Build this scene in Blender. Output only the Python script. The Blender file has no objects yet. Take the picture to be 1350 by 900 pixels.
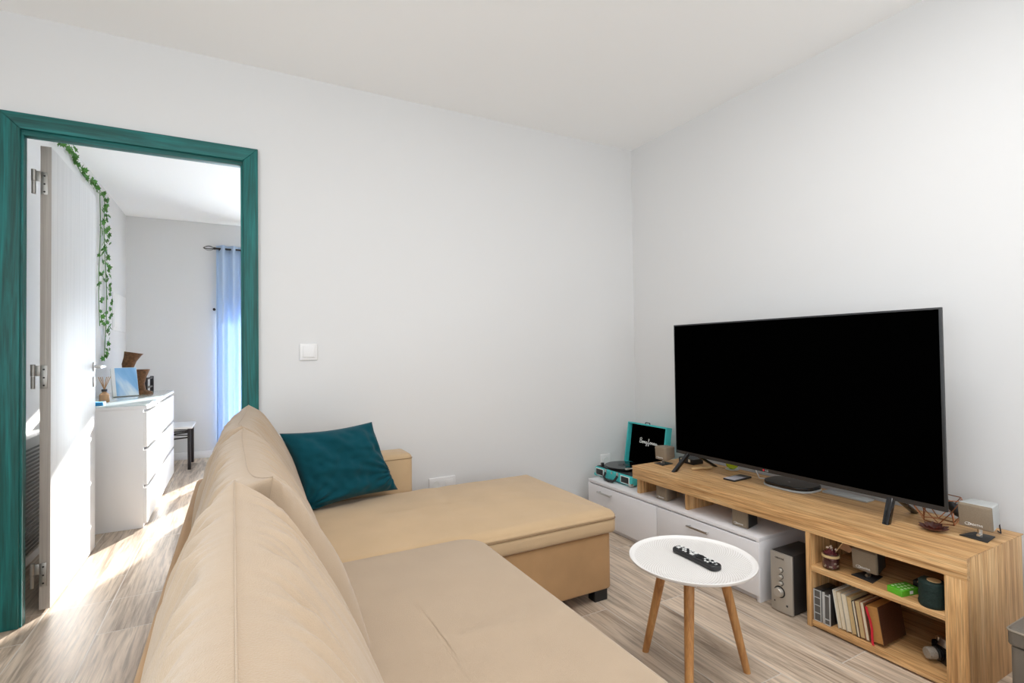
import bpy, bmesh, math, random
from mathutils import Vector, Matrix, noise
random.seed(7)
SC = bpy.context.scene
COL = SC.collection
PI = math.pi
R = math.radians

# ------------------------------------------------------------------ materials
def new_mat(name):
    m = bpy.data.materials.new(name); m.use_nodes = True
    nt = m.node_tree; b = nt.nodes['Principled BSDF']
    return m, nt, b

def lnk(nt, a, ao, b, bi): nt.links.new(a.outputs[ao], b.inputs[bi])

def plain(name, c, rough=.5, metal=0., spec=.5, var=.0, vscale=8., bump=0., bscale=200., sheen=0., trans=0., emit=None):
    m, nt, b = new_mat(name)
    b.inputs['Base Color'].default_value = (*c, 1)
    b.inputs['Roughness'].default_value = rough
    b.inputs['Metallic'].default_value = metal
    b.inputs['Specular IOR Level'].default_value = spec
    if sheen: b.inputs['Sheen Weight'].default_value = sheen
    if trans: b.inputs['Transmission Weight'].default_value = trans
    tc = nt.nodes.new('ShaderNodeTexCoord')
    if var:
        n = nt.nodes.new('ShaderNodeTexNoise'); n.inputs['Scale'].default_value = vscale; n.inputs['Detail'].default_value = 5
        lnk(nt, tc, 'Object', n, 'Vector')
        mx = nt.nodes.new('ShaderNodeMix'); mx.data_type = 'RGBA'
        mx.inputs['A'].default_value = (*[x*(1-var) for x in c], 1); mx.inputs['B'].default_value = (*[min(1, x*(1+var)) for x in c], 1)
        lnk(nt, n, 'Fac', mx, 'Factor'); nt.links.new(mx.outputs['Result'], b.inputs['Base Color'])
    if bump:
        n = nt.nodes.new('ShaderNodeTexNoise'); n.inputs['Scale'].default_value = bscale; n.inputs['Detail'].default_value = 3
        lnk(nt, tc, 'Object', n, 'Vector')
        bp = nt.nodes.new('ShaderNodeBump'); bp.inputs['Strength'].default_value = bump; bp.inputs['Distance'].default_value = .002
        lnk(nt, n, 'Fac', bp, 'Height'); lnk(nt, bp, 'Normal', b, 'Normal')
    return m

def wood(name, cols, axis=1, along=1.3, across=26., rough=.5, fine=.35, bump=.12, dist=.5, detail=6):
    """streaky wood, grain running along the axis; cols = dark, mid, light"""
    m, nt, b = new_mat(name)
    tc = nt.nodes.new('ShaderNodeTexCoord'); mp = nt.nodes.new('ShaderNodeMapping')
    s = [across]*3; s[axis] = along
    mp.inputs['Scale'].default_value = s
    lnk(nt, tc, 'Object', mp, 'Vector')
    n = nt.nodes.new('ShaderNodeTexNoise'); n.inputs['Scale'].default_value = 1; n.inputs['Detail'].default_value = detail
    n.inputs['Roughness'].default_value = .62; n.inputs['Distortion'].default_value = dist
    lnk(nt, mp, 'Vector', n, 'Vector')
    cr = nt.nodes.new('ShaderNodeValToRGB')
    e = cr.color_ramp.elements
    e[0].position = .30; e[0].color = (*cols[0], 1); e[1].position = .72; e[1].color = (*cols[2], 1)
    k = e.new(.5); k.color = (*cols[1], 1)
    lnk(nt, n, 'Fac', cr, 'Fac')
    mp2 = nt.nodes.new('ShaderNodeMapping'); s2 = [across*7]*3; s2[axis] = along*5
    mp2.inputs['Scale'].default_value = s2; lnk(nt, tc, 'Object', mp2, 'Vector')
    n2 = nt.nodes.new('ShaderNodeTexNoise'); n2.inputs['Scale'].default_value = 1; n2.inputs['Detail'].default_value = 3
    lnk(nt, mp2, 'Vector', n2, 'Vector')
    mr = nt.nodes.new('ShaderNodeMapRange'); mr.inputs['From Min'].default_value = .3; mr.inputs['From Max'].default_value = .7
    mr.inputs['To Min'].default_value = 1-fine; mr.inputs['To Max'].default_value = 1+fine*.4
    lnk(nt, n2, 'Fac', mr, 'Value')
    mx = nt.nodes.new('ShaderNodeMix'); mx.data_type = 'RGBA'; mx.blend_type = 'MULTIPLY'; mx.inputs['Factor'].default_value = 1
    nt.links.new(cr.outputs['Color'], mx.inputs['A']); nt.links.new(mr.outputs['Result'], mx.inputs['B'])
    nt.links.new(mx.outputs['Result'], b.inputs['Base Color'])
    b.inputs['Roughness'].default_value = rough
    bp = nt.nodes.new('ShaderNodeBump'); bp.inputs['Strength'].default_value = bump; bp.inputs['Distance'].default_value = .002
    lnk(nt, n2, 'Fac', bp, 'Height'); lnk(nt, bp, 'Normal', b, 'Normal')
    return m

def floor_mat():
    m, nt, b = new_mat('wood_look_tiles')
    N = nt.nodes.new
    def M(op, a, c=None):
        k = N('ShaderNodeMath'); k.operation = op
        for i, v in enumerate((a, c)):
            if v is None: continue
            if isinstance(v, (int, float)): k.inputs[i].default_value = v
            else: nt.links.new(v, k.inputs[i])
        return k.outputs[0]
    g = N('ShaderNodeNewGeometry'); sp = N('ShaderNodeSeparateXYZ'); nt.links.new(g.outputs['Position'], sp.inputs[0])
    X, Y = sp.outputs[0], sp.outputs[1]
    W, L = .2345, 1.2
    fx = M('DIVIDE', M('ADD', X, .728), W); row = M('FLOOR', fx); fr = M('FRACT', fx)
    off = M('ADD', M('MULTIPLY', row, .5663), -.376)
    fy = M('DIVIDE', M('SUBTRACT', Y, off), L); ty = M('FLOOR', fy); fj = M('FRACT', fy)
    dx = M('MULTIPLY', M('MINIMUM', fr, M('SUBTRACT', 1., fr)), W)
    dy = M('MULTIPLY', M('MINIMUM', fj, M('SUBTRACT', 1., fj)), L)
    dth = M('ABSOLUTE', M('SUBTRACT', Y, 2.924))
    d = M('MINIMUM', M('MINIMUM', dx, dy), dth)
    gr = N('ShaderNodeMapRange'); gr.inputs['From Min'].default_value = .0012; gr.inputs['From Max'].default_value = .0024
    nt.links.new(d, gr.inputs['Value'])
    cid = N('ShaderNodeCombineXYZ'); nt.links.new(row, cid.inputs[0]); nt.links.new(ty, cid.inputs[1])
    wn = N('ShaderNodeTexWhiteNoise'); nt.links.new(cid.outputs[0], wn.inputs['Vector'])
    # grain coordinates, shifted per plank
    cg = N('ShaderNodeCombineXYZ')
    nt.links.new(M('ADD', M('MULTIPLY', X, 15.), M('MULTIPLY', wn.outputs['Value'], 40.)), cg.inputs[0])
    nt.links.new(M('ADD', M('MULTIPLY', Y, 1.3), M('MULTIPLY', wn.outputs['Value'], 17.)), cg.inputs[1])
    n1 = N('ShaderNodeTexNoise'); n1.inputs['Scale'].default_value = 1; n1.inputs['Detail'].default_value = 7; n1.inputs['Roughness'].default_value = .68; n1.inputs['Distortion'].default_value = .9
    nt.links.new(cg.outputs[0], n1.inputs['Vector'])
    cr = N('ShaderNodeValToRGB'); e = cr.color_ramp.elements
    e[0].position = .27; e[0].color = (.19, .125, .085, 1); e[1].position = .70; e[1].color = (.74, .62, .49, 1)
    k = e.new(.42); k.color = (.43, .335, .25, 1); k = e.new(.55); k.color = (.60, .485, .375, 1)
    nt.links.new(n1.outputs['Fac'], cr.inputs['Fac'])
    cf = N('ShaderNodeCombineXYZ'); nt.links.new(M('MULTIPLY', X, 95.), cf.inputs[0]); nt.links.new(M('ADD', M('MULTIPLY', Y, 4.5), M('MULTIPLY', wn.outputs['Value'], 9.)), cf.inputs[1])
    n3 = N('ShaderNodeTexNoise'); n3.inputs['Scale'].default_value = 1; n3.inputs['Detail'].default_value = 4; n3.inputs['Distortion'].default_value = .4
    nt.links.new(cf.outputs[0], n3.inputs['Vector'])
    fib = N('ShaderNodeMapRange'); fib.inputs['From Min'].default_value = .32; fib.inputs['From Max'].default_value = .55; fib.inputs['To Min'].default_value = .66; fib.inputs['To Max'].default_value = 1.06
    nt.links.new(n3.outputs['Fac'], fib.inputs['Value'])
    tone = N('ShaderNodeMapRange'); tone.inputs['To Min'].default_value = .86; tone.inputs['To Max'].default_value = 1.12
    nt.links.new(wn.outputs['Value'], tone.inputs['Value'])
    mx = N('ShaderNodeMix'); mx.data_type = 'RGBA'; mx.blend_type = 'MULTIPLY'; mx.inputs['Factor'].default_value = 1
    nt.links.new(cr.outputs['Color'], mx.inputs['A']); nt.links.new(M('MULTIPLY', tone.outputs['Result'], fib.outputs['Result']), mx.inputs['B'])
    mg = N('ShaderNodeMix'); mg.data_type = 'RGBA'
    mg.inputs['A'].default_value = (.62, .57, .51, 1); nt.links.new(gr.outputs['Result'], mg.inputs['Factor']); nt.links.new(mx.outputs['Result'], mg.inputs['B'])
    nt.links.new(mg.outputs['Result'], b.inputs['Base Color'])
    b.inputs['Roughness'].default_value = .42
    bp = N('ShaderNodeBump'); bp.inputs['Strength'].default_value = .25; bp.inputs['Distance'].default_value = .003
    nt.links.new(gr.outputs['Result'], bp.inputs['Height']); nt.links.new(bp.outputs['Normal'], b.inputs['Normal'])
    return m

M_wall = plain('white_wall_paint', (.725, .72, .715), .9, spec=.2, bump=.05, bscale=60)
M_ceil = plain('white_ceiling_paint', (.93, .93, .925), .95, spec=.1, bump=.03, bscale=60)
M_floor = floor_mat()
TEAL = ((.004, .050, .040), (.003, .115, .105), (.006, .20, .19))
M_tealV = wood('teal_stained_wood_upright', TEAL, 2, 1.1, 22, .55, .35, .1, 1.6)
M_tealH = wood('teal_stained_wood_level', TEAL, 0, 1.1, 22, .55, .3, .1, 1.2)
OAK = ((.37, .172, .055), (.67, .385, .16), (.86, .585, .30))
M_oakY = wood('light_oak_long_grain', OAK, 1, 2.2, 62, .5, .38, .2, .8, 9)
M_oakZ = wood('light_oak_upright_grain', OAK, 2, 2.2, 55, .5, .38, .2, .8, 9)
M_beech = wood('warm_beech_leg', ((.36, .15, .045), (.50, .24, .08), (.60, .33, .125)), 2, 2.2, 40, .45, .2)
M_white = plain('white_lacquer', (.80, .79, .785), .38)
M_whitewood = wood('white_grained_laminate', ((.60, .60, .60), (.66, .66, .66), (.70, .70, .70)), 2, 1.2, 60, .5, .05, .05)
M_greywood = wood('grey_door_edge', ((.36, .32, .29), (.44, .40, .36), (.5, .46, .42)), 2, 1.2, 60, .5, .1)
M_cab = plain('white_melamine', (.78, .765, .775), .42)
M_shadowgap = plain('dark_gap', (.03, .03, .03), .8)
M_suede = plain('tan_suede', (.545, .385, .228), .92, spec=.15, var=.10, vscale=7, bump=.35, bscale=420, sheen=.25)
M_suede2 = plain('beige_woven_suede', (.44, .332, .232), .92, spec=.15, var=.06, vscale=9, bump=.45, bscale=520, sheen=.25)
M_suedeD = plain('tan_suede_front', (.42, .25, .12), .92, spec=.12, var=.16, vscale=9, bump=.3, bscale=300, sheen=.15)
M_seam = plain('tan_piping', (.27, .175, .09), .9)
M_velvet = plain('teal_velvet', (.002, .060, .082), .8, spec=.1, var=.25, vscale=10, bump=.2, bscale=500, sheen=.10)
M_black = plain('black_plastic', (.012, .012, .013), .42)
M_gloss = plain('gloss_black', (.006, .006, .007), .12)
M_screen = plain('switched_off_screen', (.0004, .0004, .0004), .6, spec=.0)
M_bezel = plain('dark_grey_bezel', (.02, .021, .023), .35)
M_chrome = plain('brushed_nickel', (.62, .61, .59), .28, metal=1)
M_steel = plain('dull_steel', (.40, .38, .35), .4, metal=1)
M_turq = plain('turquoise_leatherette', (.055, .50, .50), .5, bump=.2, bscale=400)
M_grille = plain('taupe_speaker_cloth', (.27, .215, .155), .9, spec=.1, var=.12, vscale=260, bump=.7, bscale=700)
M_spkgrey = plain('grey_speaker_shell', (.46, .47, .46), .42)
M_spktaupe = plain('taupe_speaker_shell', (.21, .165, .12), .5)
M_spkdark = plain('charcoal_speaker_shell', (.025, .023, .022), .5)
M_silver = plain('silver_front_plate', (.50, .47, .42), .38, metal=.55)
M_ink = plain('white_print', (.85, .85, .83), .5)
M_darkink = plain('dark_print', (.05, .05, .05), .5)
M_copper = plain('copper_wire', (.42, .17, .08), .35, metal=1)
M_ivory = plain('cream_paper_edge', (.70, .62, .47), .9, var=.12, vscale=160)
M_ivory2 = plain('yellowed_paper_edge', (.55, .40, .20), .9, var=.14, vscale=160)
M_gilt = plain('tan_gilt_page_edge', (.42, .20, .055), .5, var=.15, vscale=130)
M_leather = plain('dark_brown_leather', (.075, .026, .012), .45, var=.3, vscale=60, bump=.5, bscale=200)
M_red = plain('red_ribbon', (.55, .012, .03), .5)
M_lime = plain('lime_glass', (.42, .55, .01), .15, spec=.6)
M_lotus = plain('brown_lacquered_petal', (.085, .022, .015), .3, var=.3, vscale=80)
M_green = plain('bright_green_carton', (.10, .42, .02), .45)
M_candle = plain('dark_green_rough_wax', (.002, .016, .012), .75, var=.8, vscale=120, bump=1., bscale=180)
M_candletop = plain('dark_green_wax', (.003, .016, .012), .6)
M_woodslice = plain('pale_wood_slice', (.55, .36, .17), .7, var=.15, vscale=90)
M_potp = plain('dried_red_petals', (.13, .02, .022), .8, var=.75, vscale=95)
M_potp2 = plain('dried_pale_petals', (.60, .48, .38), .8, var=.3, vscale=95)
M_twine = plain('natural_twine', (.56, .40, .20), .9)
M_bark = plain('cork_bark', (.15, .068, .026), .9, var=1., vscale=55, bump=1., bscale=90)
M_leafs = plain('ivy_leaf_green', (.055, .20, .018), .55, var=.45, vscale=25)
M_stem = plain('ivy_stem_green', (.10, .22, .06), .7)
M_curtain = plain('light_blue_curtain', (.56, .69, .86), .85, spec=.1, bump=.3, bscale=500)
M_iron = plain('dark_metal_tube', (.025, .02, .022), .45, metal=.3)
M_ott = plain('taupe_leatherette', (.125, .105, .083), .55, bump=.3, bscale=350, var=.1, vscale=20)
M_ottE = plain('taupe_piping', (.24, .20, .15), .6)
M_tabletop = None
M_glassy = plain('clear_glass', (.9, .95, .97), .05, trans=1.)
M_liquid = plain('amber_reeds', (.42, .22, .09), .6)
M_radi = plain('white_enamel', (.78, .78, .76), .35)
M_bed = plain('white_bedspread', (.78, .77, .75), .9, bump=.2, bscale=200)

def sea_mat():
    m, nt, b = new_mat('blue_streaked_print')
    tc = nt.nodes.new('ShaderNodeTexCoord'); mp = nt.nodes.new('ShaderNodeMapping')
    mp.inputs['Scale'].default_value = (1, 13, 1.6); mp.inputs['Rotation'].default_value = (R(-10), 0, 0)
    lnk(nt, tc, 'Object', mp, 'Vector')
    n = nt.nodes.new('ShaderNodeTexNoise'); n.inputs['Scale'].default_value = 1.0; n.inputs['Detail'].default_value = 4
    lnk(nt, mp, 'Vector', n, 'Vector')
    cr = nt.nodes.new('ShaderNodeValToRGB'); e = cr.color_ramp.elements
    e[0].position = .36; e[0].color = (.14, .36, .66, 1); e[1].position = .64; e[1].color = (.80, .88, .94, 1)
    k = e.new(.50); k.color = (.26, .50, .78, 1)
    lnk(nt, n, 'Fac', cr, 'Fac'); lnk(nt, cr, 'Color', b, 'Base Color'); b.inputs['Roughness'].default_value = .5
    return m
M_sea = sea_mat()

def dotted_top_mat():
    """white metal tray with rings of tiny pressed dots"""
    m, nt, b = new_mat('white_dotted_tray')
    N = nt.nodes.new
    def M(op, a, c=None):
        k = N('ShaderNodeMath'); k.operation = op
        for i, v in enumerate((a, c)):
            if v is None: continue
            if isinstance(v, (int, float)): k.inputs[i].default_value = v
            else: nt.links.new(v, k.inputs[i])
        return k.outputs[0]
    tc = N('ShaderNodeTexCoord'); sp = N('ShaderNodeSeparateXYZ'); lnk(nt, tc, 'Object', sp, 0)
    r = M('SQRT', M('ADD', M('MULTIPLY', sp.outputs[0], sp.outputs[0]), M('MULTIPLY', sp.outputs[1], sp.outputs[1])))
    a = M('ARCTAN2', sp.outputs[1], sp.outputs[0])
    s1 = M('SINE', M('MULTIPLY', r, 2*PI/.0105)); s2 = M('SINE', M('MULTIPLY', a, 96.))
    h = M('MULTIPLY', s1, s2)
    mr = N('ShaderNodeMapRange'); mr.inputs['From Min'].default_value = .1; mr.inputs['From Max'].default_value = .6
    nt.links.new(M('MULTIPLY', h, M('LESS_THAN', r, .186)), mr.inputs['Value'])
    mx = N('ShaderNodeMix'); mx.data_type = 'RGBA'
    mx.inputs['A'].default_value = (.80, .775, .75, 1); mx.inputs['B'].default_value = (.56, .52, .48, 1)
    nt.links.new(mr.outputs['Result'], mx.inputs['Factor']); nt.links.new(mx.outputs['Result'], b.inputs['Base Color'])
    bp = N('ShaderNodeBump'); bp.inputs['Strength'].default_value = .5; bp.inputs['Distance'].default_value = .002; bp.invert = True
    nt.links.new(mr.outputs['Result'], bp.inputs['Height']); nt.links.new(bp.outputs['Normal'], b.inputs['Normal'])
    b.inputs['Roughness'].default_value = .5
    return m
M_tabletop = dotted_top_mat()

# ------------------------------------------------------------------ mesh helpers
def BM(): return bmesh.new()

def box(bm, x0, x1, y0, y1, z0, z1, bev=0., seg=2, mat=None):
    r = bmesh.ops.create_cube(bm, size=1)
    vs = r['verts']
    for v in vs:
        v.co = Vector((x0+(v.co.x+.5)*(x1-x0), y0+(v.co.y+.5)*(y1-y0), z0+(v.co.z+.5)*(z1-z0)))
    if mat is not None:
        for v in vs: v.co = mat @ v.co
    if bev:
        es = list({e for v in vs for e in v.link_edges})
        bmesh.ops.bevel(bm, geom=es, offset=bev, segments=seg, affect='EDGES', profile=.5, clamp_overlap=True)
    return bm

def hexa(bm, a, b, bev=0., seg=2):
    """two quads a, b (4 points each, same winding) joined into a solid"""
    va = [bm.verts.new(p) for p in a]; vb = [bm.verts.new(p) for p in b]
    fs = [bm.faces.new(va[::-1]), bm.faces.new(vb)]
    for i in range(4):
        j = (i+1) % 4; fs.append(bm.faces.new([va[i], va[j], vb[j], vb[i]]))
    bmesh.ops.recalc_face_normals(bm, faces=fs)
    if bev:
        es = list({e for f in fs for e in f.edges})
        bmesh.ops.bevel(bm, geom=es, offset=bev, segments=seg, affect='EDGES', profile=.5, clamp_overlap=True)
    return bm

def frame_of(d):
    d = Vector(d).normalized()
    up = Vector((0, 0, 1)) if abs(d.z) < .95 else Vector((1, 0, 0))
    s = d.cross(up).normalized(); return s, s.cross(d).normalized(), d

def tube(bm, pts, r, seg=8, closed=False, cap=True):
    """a tube along a polyline; r is one radius or one per point"""
    pts = [Vector(p) for p in pts]; n = len(pts)
    rs = r if isinstance(r, (list, tuple)) else [r]*n
    rings = []; ps = None
    for i, p in enumerate(pts):
        if closed: d = pts[(i+1) % n]-pts[i-1]
        else: d = pts[min(i+1, n-1)]-pts[max(i-1, 0)]
        if d.length < 1e-9: d = Vector((0, 0, 1))
        d.normalize()
        if ps is None: s, u, _ = frame_of(d)
        else:
            s = ps-d*ps.dot(d)
            if s.length < 1e-6: s, _, _ = frame_of(d)
            s.normalize(); u = s.cross(d)
        ps = s
        rings.append([bm.verts.new(p+(s*math.cos(2*PI*k/seg)+u*math.sin(2*PI*k/seg))*rs[i]) for k in range(seg)])
    fs = []
    for i in range(n if closed else n-1):
        a, b = rings[i], rings[(i+1) % n]
        for k in range(seg):
            l = (k+1) % seg; fs.append(bm.faces.new([a[k], a[l], b[l], b[k]]))
    if cap and not closed:
        fs.append(bm.faces.new(rings[0][::-1])); fs.append(bm.faces.new(rings[-1]))
    bmesh.ops.recalc_face_normals(bm, faces=fs)
    return bm

def lathe(bm, prof, c=(0, 0, 0), seg=32, axis=(0, 0, 1)):
    """profile of (radius, height) spun about the axis through c; ends close themselves"""
    c = Vector(c); d = Vector(axis).normalized()
    if abs(d.z) > .999: s, u = Vector((1, 0, 0)), Vector((0, 1, 0))
    else: s, u, _ = frame_of(d)
    rings = []
    for r, h in prof:
        if r < 1e-7: rings.append([bm.verts.new(c+d*h)])
        else: rings.append([bm.verts.new(c+d*h+(s*math.cos(2*PI*k/seg)+u*math.sin(2*PI*k/seg))*r) for k in range(seg)])
    fs = []
    for a, b in zip(rings, rings[1:]):
        for k in range(seg):
            l = (k+1) % seg
            if len(a) == 1 and len(b) == 1: continue
            if len(a) == 1: fs.append(bm.faces.new([a[0], b[l], b[k]]))
            elif len(b) == 1: fs.append(bm.faces.new([a[k], a[l], b[0]]))
            else: fs.append(bm.faces.new([a[k], a[l], b[l], b[k]]))
    if len(rings[0]) > 1: fs.append(bm.faces.new(rings[0][::-1]))
    if len(rings[-1]) > 1: fs.append(bm.faces.new(rings[-1]))
    bmesh.ops.recalc_face_normals(bm, faces=fs)
    return bm

def prism(bm, poly, ext, bev=0., seg=2):
    """polygon (3-D points) pushed along the vector ext"""
    ext = Vector(ext)
    a = [bm.verts.new(p) for p in poly]; b = [bm.verts.new(Vector(p)+ext) for p in poly]
    fs = [bm.faces.new(a[::-1]), bm.faces.new(b)]; n = len(a)
    for i in range(n):
        j = (i+1) % n; fs.append(bm.faces.new([a[i], a[j], b[j], b[i]]))
    bmesh.ops.recalc_face_normals(bm, faces=fs)
    if bev:
        es = list({e for f in fs for e in f.edges})
        bmesh.ops.bevel(bm, geom=es, offset=bev, segments=seg, affect='EDGES', profile=.5, clamp_overlap=True)
    return bm

def rrect(x0, x1, y0, y1, r, ns=12, nc=6):
    """rounded rectangle, the same number of points whatever the radius"""
    r = max(1e-4, min(r, (x1-x0)/2-1e-4, (y1-y0)/2-1e-4)); out = []
    cs = [(x1-r, y1-r, 0), (x0+r, y1-r, PI/2), (x0+r, y0+r, PI), (x1-r, y0+r, 3*PI/2)]
    for i, (cx, cy, a0) in enumerate(cs):
        for k in range(nc+1):
            a = a0+PI/2*k/nc; out.append((cx+r*math.cos(a), cy+r*math.sin(a)))
        nx, ny, na = cs[(i+1) % 4]
        p = out[-1]; q = (nx+r*math.cos(na), ny+r*math.sin(na))
        for k in range(1, ns):
            t = k/ns; out.append((p[0]+(q[0]-p[0])*t, p[1]+(q[1]-p[1])*t))
    return out

def ringslab(bm, x0, x1, y0, y1, prof, rp, disp=None, ns=14, nc=6):
    """upholstered block: rings of a rounded rectangle, prof = (inset, z) from the bottom middle round to the top middle"""
    rings = []
    for ins, z in prof:
        pts = rrect(x0+ins, x1-ins, y0+ins, y1-ins, max(rp-ins, .004), ns, nc)
        ring = []
        for x, y in pts:
            p = Vector((x, y, z))
            if disp: p = p+Vector(disp(p, ins))
            ring.append(bm.verts.new(p))
        rings.append(ring)
    fs = []; n = len(rings[0])
    for a, b in zip(rings, rings[1:]):
        for k in range(n):
            l = (k+1) % n; fs.append(bm.faces.new([a[k], a[l], b[l], b[k]]))
    fs.append(bm.faces.new(rings[0][::-1])); fs.append(bm.faces.new(rings[-1]))
    bmesh.ops.recalc_face_normals(bm, faces=fs)
    return bm

def round_prof(z0, z1, r0, r1, inner, dome=0., n=5, k=7):
    """side profile of a block with rounded lower (r0) and upper (r1) edges and a domed top reaching in to the inset 'inner'"""
    out = [(inner, z0), (r0*1.5+.01, z0)]
    for i in range(n+1):
        a = PI/2*i/n; out.append((r0*(1-math.sin(a)), z0+r0*(1-math.cos(a))))
    for i in range(1, 4): out.append((0, z0+r0+(z1-r1-z0-r0)*i/4))
    for i in range(n+1):
        a = PI/2*i/n; out.append((r1*(1-math.cos(a)), z1-r1+r1*math.sin(a)))
    for i in range(1, k+1):
        t = i/k; out.append((r1+(inner-r1)*t, z1+dome*math.sin(PI/2*t)))
    return out

def mobj(name, bm, mat, parent=None, angle=40, smooth=True):
    """one mesh object from world-space geometry; under a parent the vertices move into its space"""
    me = bpy.data.meshes.new(name)
    if parent is not None:
        inv = WORLD[parent.name].inverted()
        bm.transform(inv)
    bm.to_mesh(me); bm.free()
    if smooth:
        me.polygons.foreach_set('use_smooth', [True]*len(me.polygons))
        if angle < 180: me.set_sharp_from_angle(angle=R(angle))
    if isinstance(mat, (list, tuple)):
        for x in mat: me.materials.append(x)
    elif mat: me.materials.append(mat)
    o = bpy.data.objects.new(name, me); COL.objects.link(o)
    if parent is not None: o.parent = parent; WORLD[o.name] = WORLD[parent.name].copy()
    else: WORLD[o.name] = Matrix.Identity(4)
    return o
WORLD = {}

def center(o):
    """move a parentless mesh's origin to the middle of its base"""
    vs = o.data.vertices
    lo = [min(v.co[i] for v in vs) for i in range(3)]; hi = [max(v.co[i] for v in vs) for i in range(3)]
    c = Vector(((lo[0]+hi[0])/2, (lo[1]+hi[1])/2, lo[2]))
    o.data.transform(Matrix.Translation(-c)); o.location = c; WORLD[o.name] = Matrix.Translation(c)
    return o

def tag(o, label, cat, group=None):
    o['label'] = label; o['category'] = cat
    if group: o['group'] = group
    return o

def thing(name, label, cat, loc, group=None):
    o = bpy.data.objects.new(name, None); COL.objects.link(o); o.empty_display_size = .05
    o.location = loc; WORLD[o.name] = Matrix.Translation(Vector(loc))
    return tag(o, label, cat, group)

def single(name, bm, mat, label, cat, group=None, angle=40):
    return tag(center(mobj(name, bm, mat, None, angle)), label, cat, group)

def struct(name, bm, mat, parent=None, angle=40):
    o = mobj(name, bm, mat, parent, angle)
    if parent is None: o['kind'] = 'structure'
    return o

def struct_root(name, loc):
    o = bpy.data.objects.new(name, None); COL.objects.link(o); o.location = loc
    o['kind'] = 'structure'; WORLD[o.name] = Matrix.Translation(Vector(loc)); return o

def text_bm(body, size, origin, right, up, ext=.0004, shear=0., align='CENTER'):
    cu = bpy.data.curves.new('lettering', 'FONT'); cu.body = body; cu.size = size; cu.extrude = ext; cu.shear = shear
    cu.align_x = align; cu.resolution_u = 2
    t = bpy.data.objects.new('lettering', cu); COL.objects.link(t)
    dg = bpy.context.evaluated_depsgraph_get()
    me = bpy.data.meshes.new_from_object(t.evaluated_get(dg))
    bm = bmesh.new(); bm.from_mesh(me)
    bpy.data.objects.remove(t); bpy.data.curves.remove(cu); bpy.data.meshes.remove(me)
    r = Vector(right).normalized(); u = Vector(up).normalized(); n = r.cross(u)
    mt = Matrix((r, u, n)).transposed().to_4x4(); mt.translation = Vector(origin)
    bm.transform(mt); return bm

# ------------------------------------------------------------------ setting
XW, YW, ZC = 2.521, 2.83, 2.536            # right wall, back wall, ceiling
XL, YR = -1.75, -2.6                       # left wall and rear wall (behind the camera)
BX0, BX1, BY0, BY1 = -.99, 2.521, 2.93, 6.45   # bedroom
struct('floor', box(BM(), XL-.15, XW+.15, YR-.15, BY1+.15, -.1, 0), M_floor)
struct('ceiling', box(BM(), XL-.15, XW+.15, YR-.15, BY1+.15, ZC, ZC+.1), M_ceil)
struct('wall_right', box(BM(), XW, XW+.12, YR-.1, BY1+.15, 0, ZC), M_wall)
DX0, DX1, DZ = -.80, .034, 2.052
bm = BM()
box(bm, XL, DX0, YW, BY0, 0, ZC); box(bm, DX1, XW, YW, BY0, 0, ZC); box(bm, DX0, DX1, YW, BY0, DZ, ZC)
struct('wall_back', bm, M_wall)
# left wall with a wide balcony window, rear wall with another, both behind the camera
def wall_with_hole(name, axis, p0, p1, a0, a1, h0, h1, z0, z1):
    bm = BM()
    def bx(a, b, zz0, zz1):
        if axis == 'x': box(bm, p0, p1, a, b, zz0, zz1)
        else: box(bm, a, b, p0, p1, zz0, zz1)
    bx(a0, h0, 0, ZC); bx(h1, a1, 0, ZC); bx(h0, h1, z1, ZC)
    if z0 > 0: bx(h0, h1, 0, z0)
    return struct(name, bm, M_wall)
wall_with_hole('wall_left', 'x', XL-.12, XL, YR-.1, YW, -1.7, .7, .15, 2.25)
wall_with_hole('wall_rear', 'y', YR-.12, YR, XL, XW, -.9, 1.9, .1, 2.25)
def window_frame(name, axis, p, a0, a1, z0, z1, t=.06, d=.06):
    bm = BM()
    def bx(a, b, zz0, zz1):
        if axis == 'x': box(bm, p-d/2, p+d/2, a, b, zz0, zz1, .005)
        else: box(bm, a, b, p-d/2, p+d/2, zz0, zz1, .005)
    m = (a0+a1)/2
    bx(a0, a0+t, z0, z1); bx(a1-t, a1, z0, z1); bx(m-t/2, m+t/2, z0+t, z1-t)
    bx(a0+t, a1-t, z0, z0+t); bx(a0+t, a1-t, z1-t, z1)
    return struct(name, bm, M_white)
window_frame('window_2', 'x', XL-.06, -1.7, .7, .15, 2.25)
window_frame('window_3', 'y', YR-.06, -.9, 1.9, .1, 2.25)
# bedroom shell
struct('wall_bedroom_left', box(BM(), BX0-.12, BX0, BY0, BY1, 0, ZC), M_wall)
WX0, WX1, WZ1 = -.11, 1.12, 2.2
wall_with_hole('wall_bedroom_far', 'y', BY1, BY1+.12, BX0-.12, BX1, WX0, WX1, 0, WZ1)
bm = BM()
for a, b, c, d in ((WX0, WX0+.05, 0, WZ1), (WX1-.05, WX1, 0, WZ1), (WX0+.05, WX1-.05, WZ1-.05, WZ1), (WX0+.05, WX1-.05, 0, .03), (.46, .555, .03, WZ1-.05), (.5555, .65, .03, WZ1-.05)):
    box(bm, a, b, BY1+.03, BY1+.09, c, d, .004)
w1 = struct('window_1', bm, M_white)
bm = BM()
for k in range(12):                                      # roller shutter let down a third of the way
    z = 1.50+k*.058; box(bm, WX0+.05, WX1-.05, BY1+.095, BY1+.110, z, z+.056, .004)
mobj('roller_shutter', bm, M_radi, w1)
bm = BM(); box(bm, BX0, WX0, BY1-.012, BY1, 0, .075, .002); struct('baseboard_bedroom_far', bm, M_white)
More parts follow.
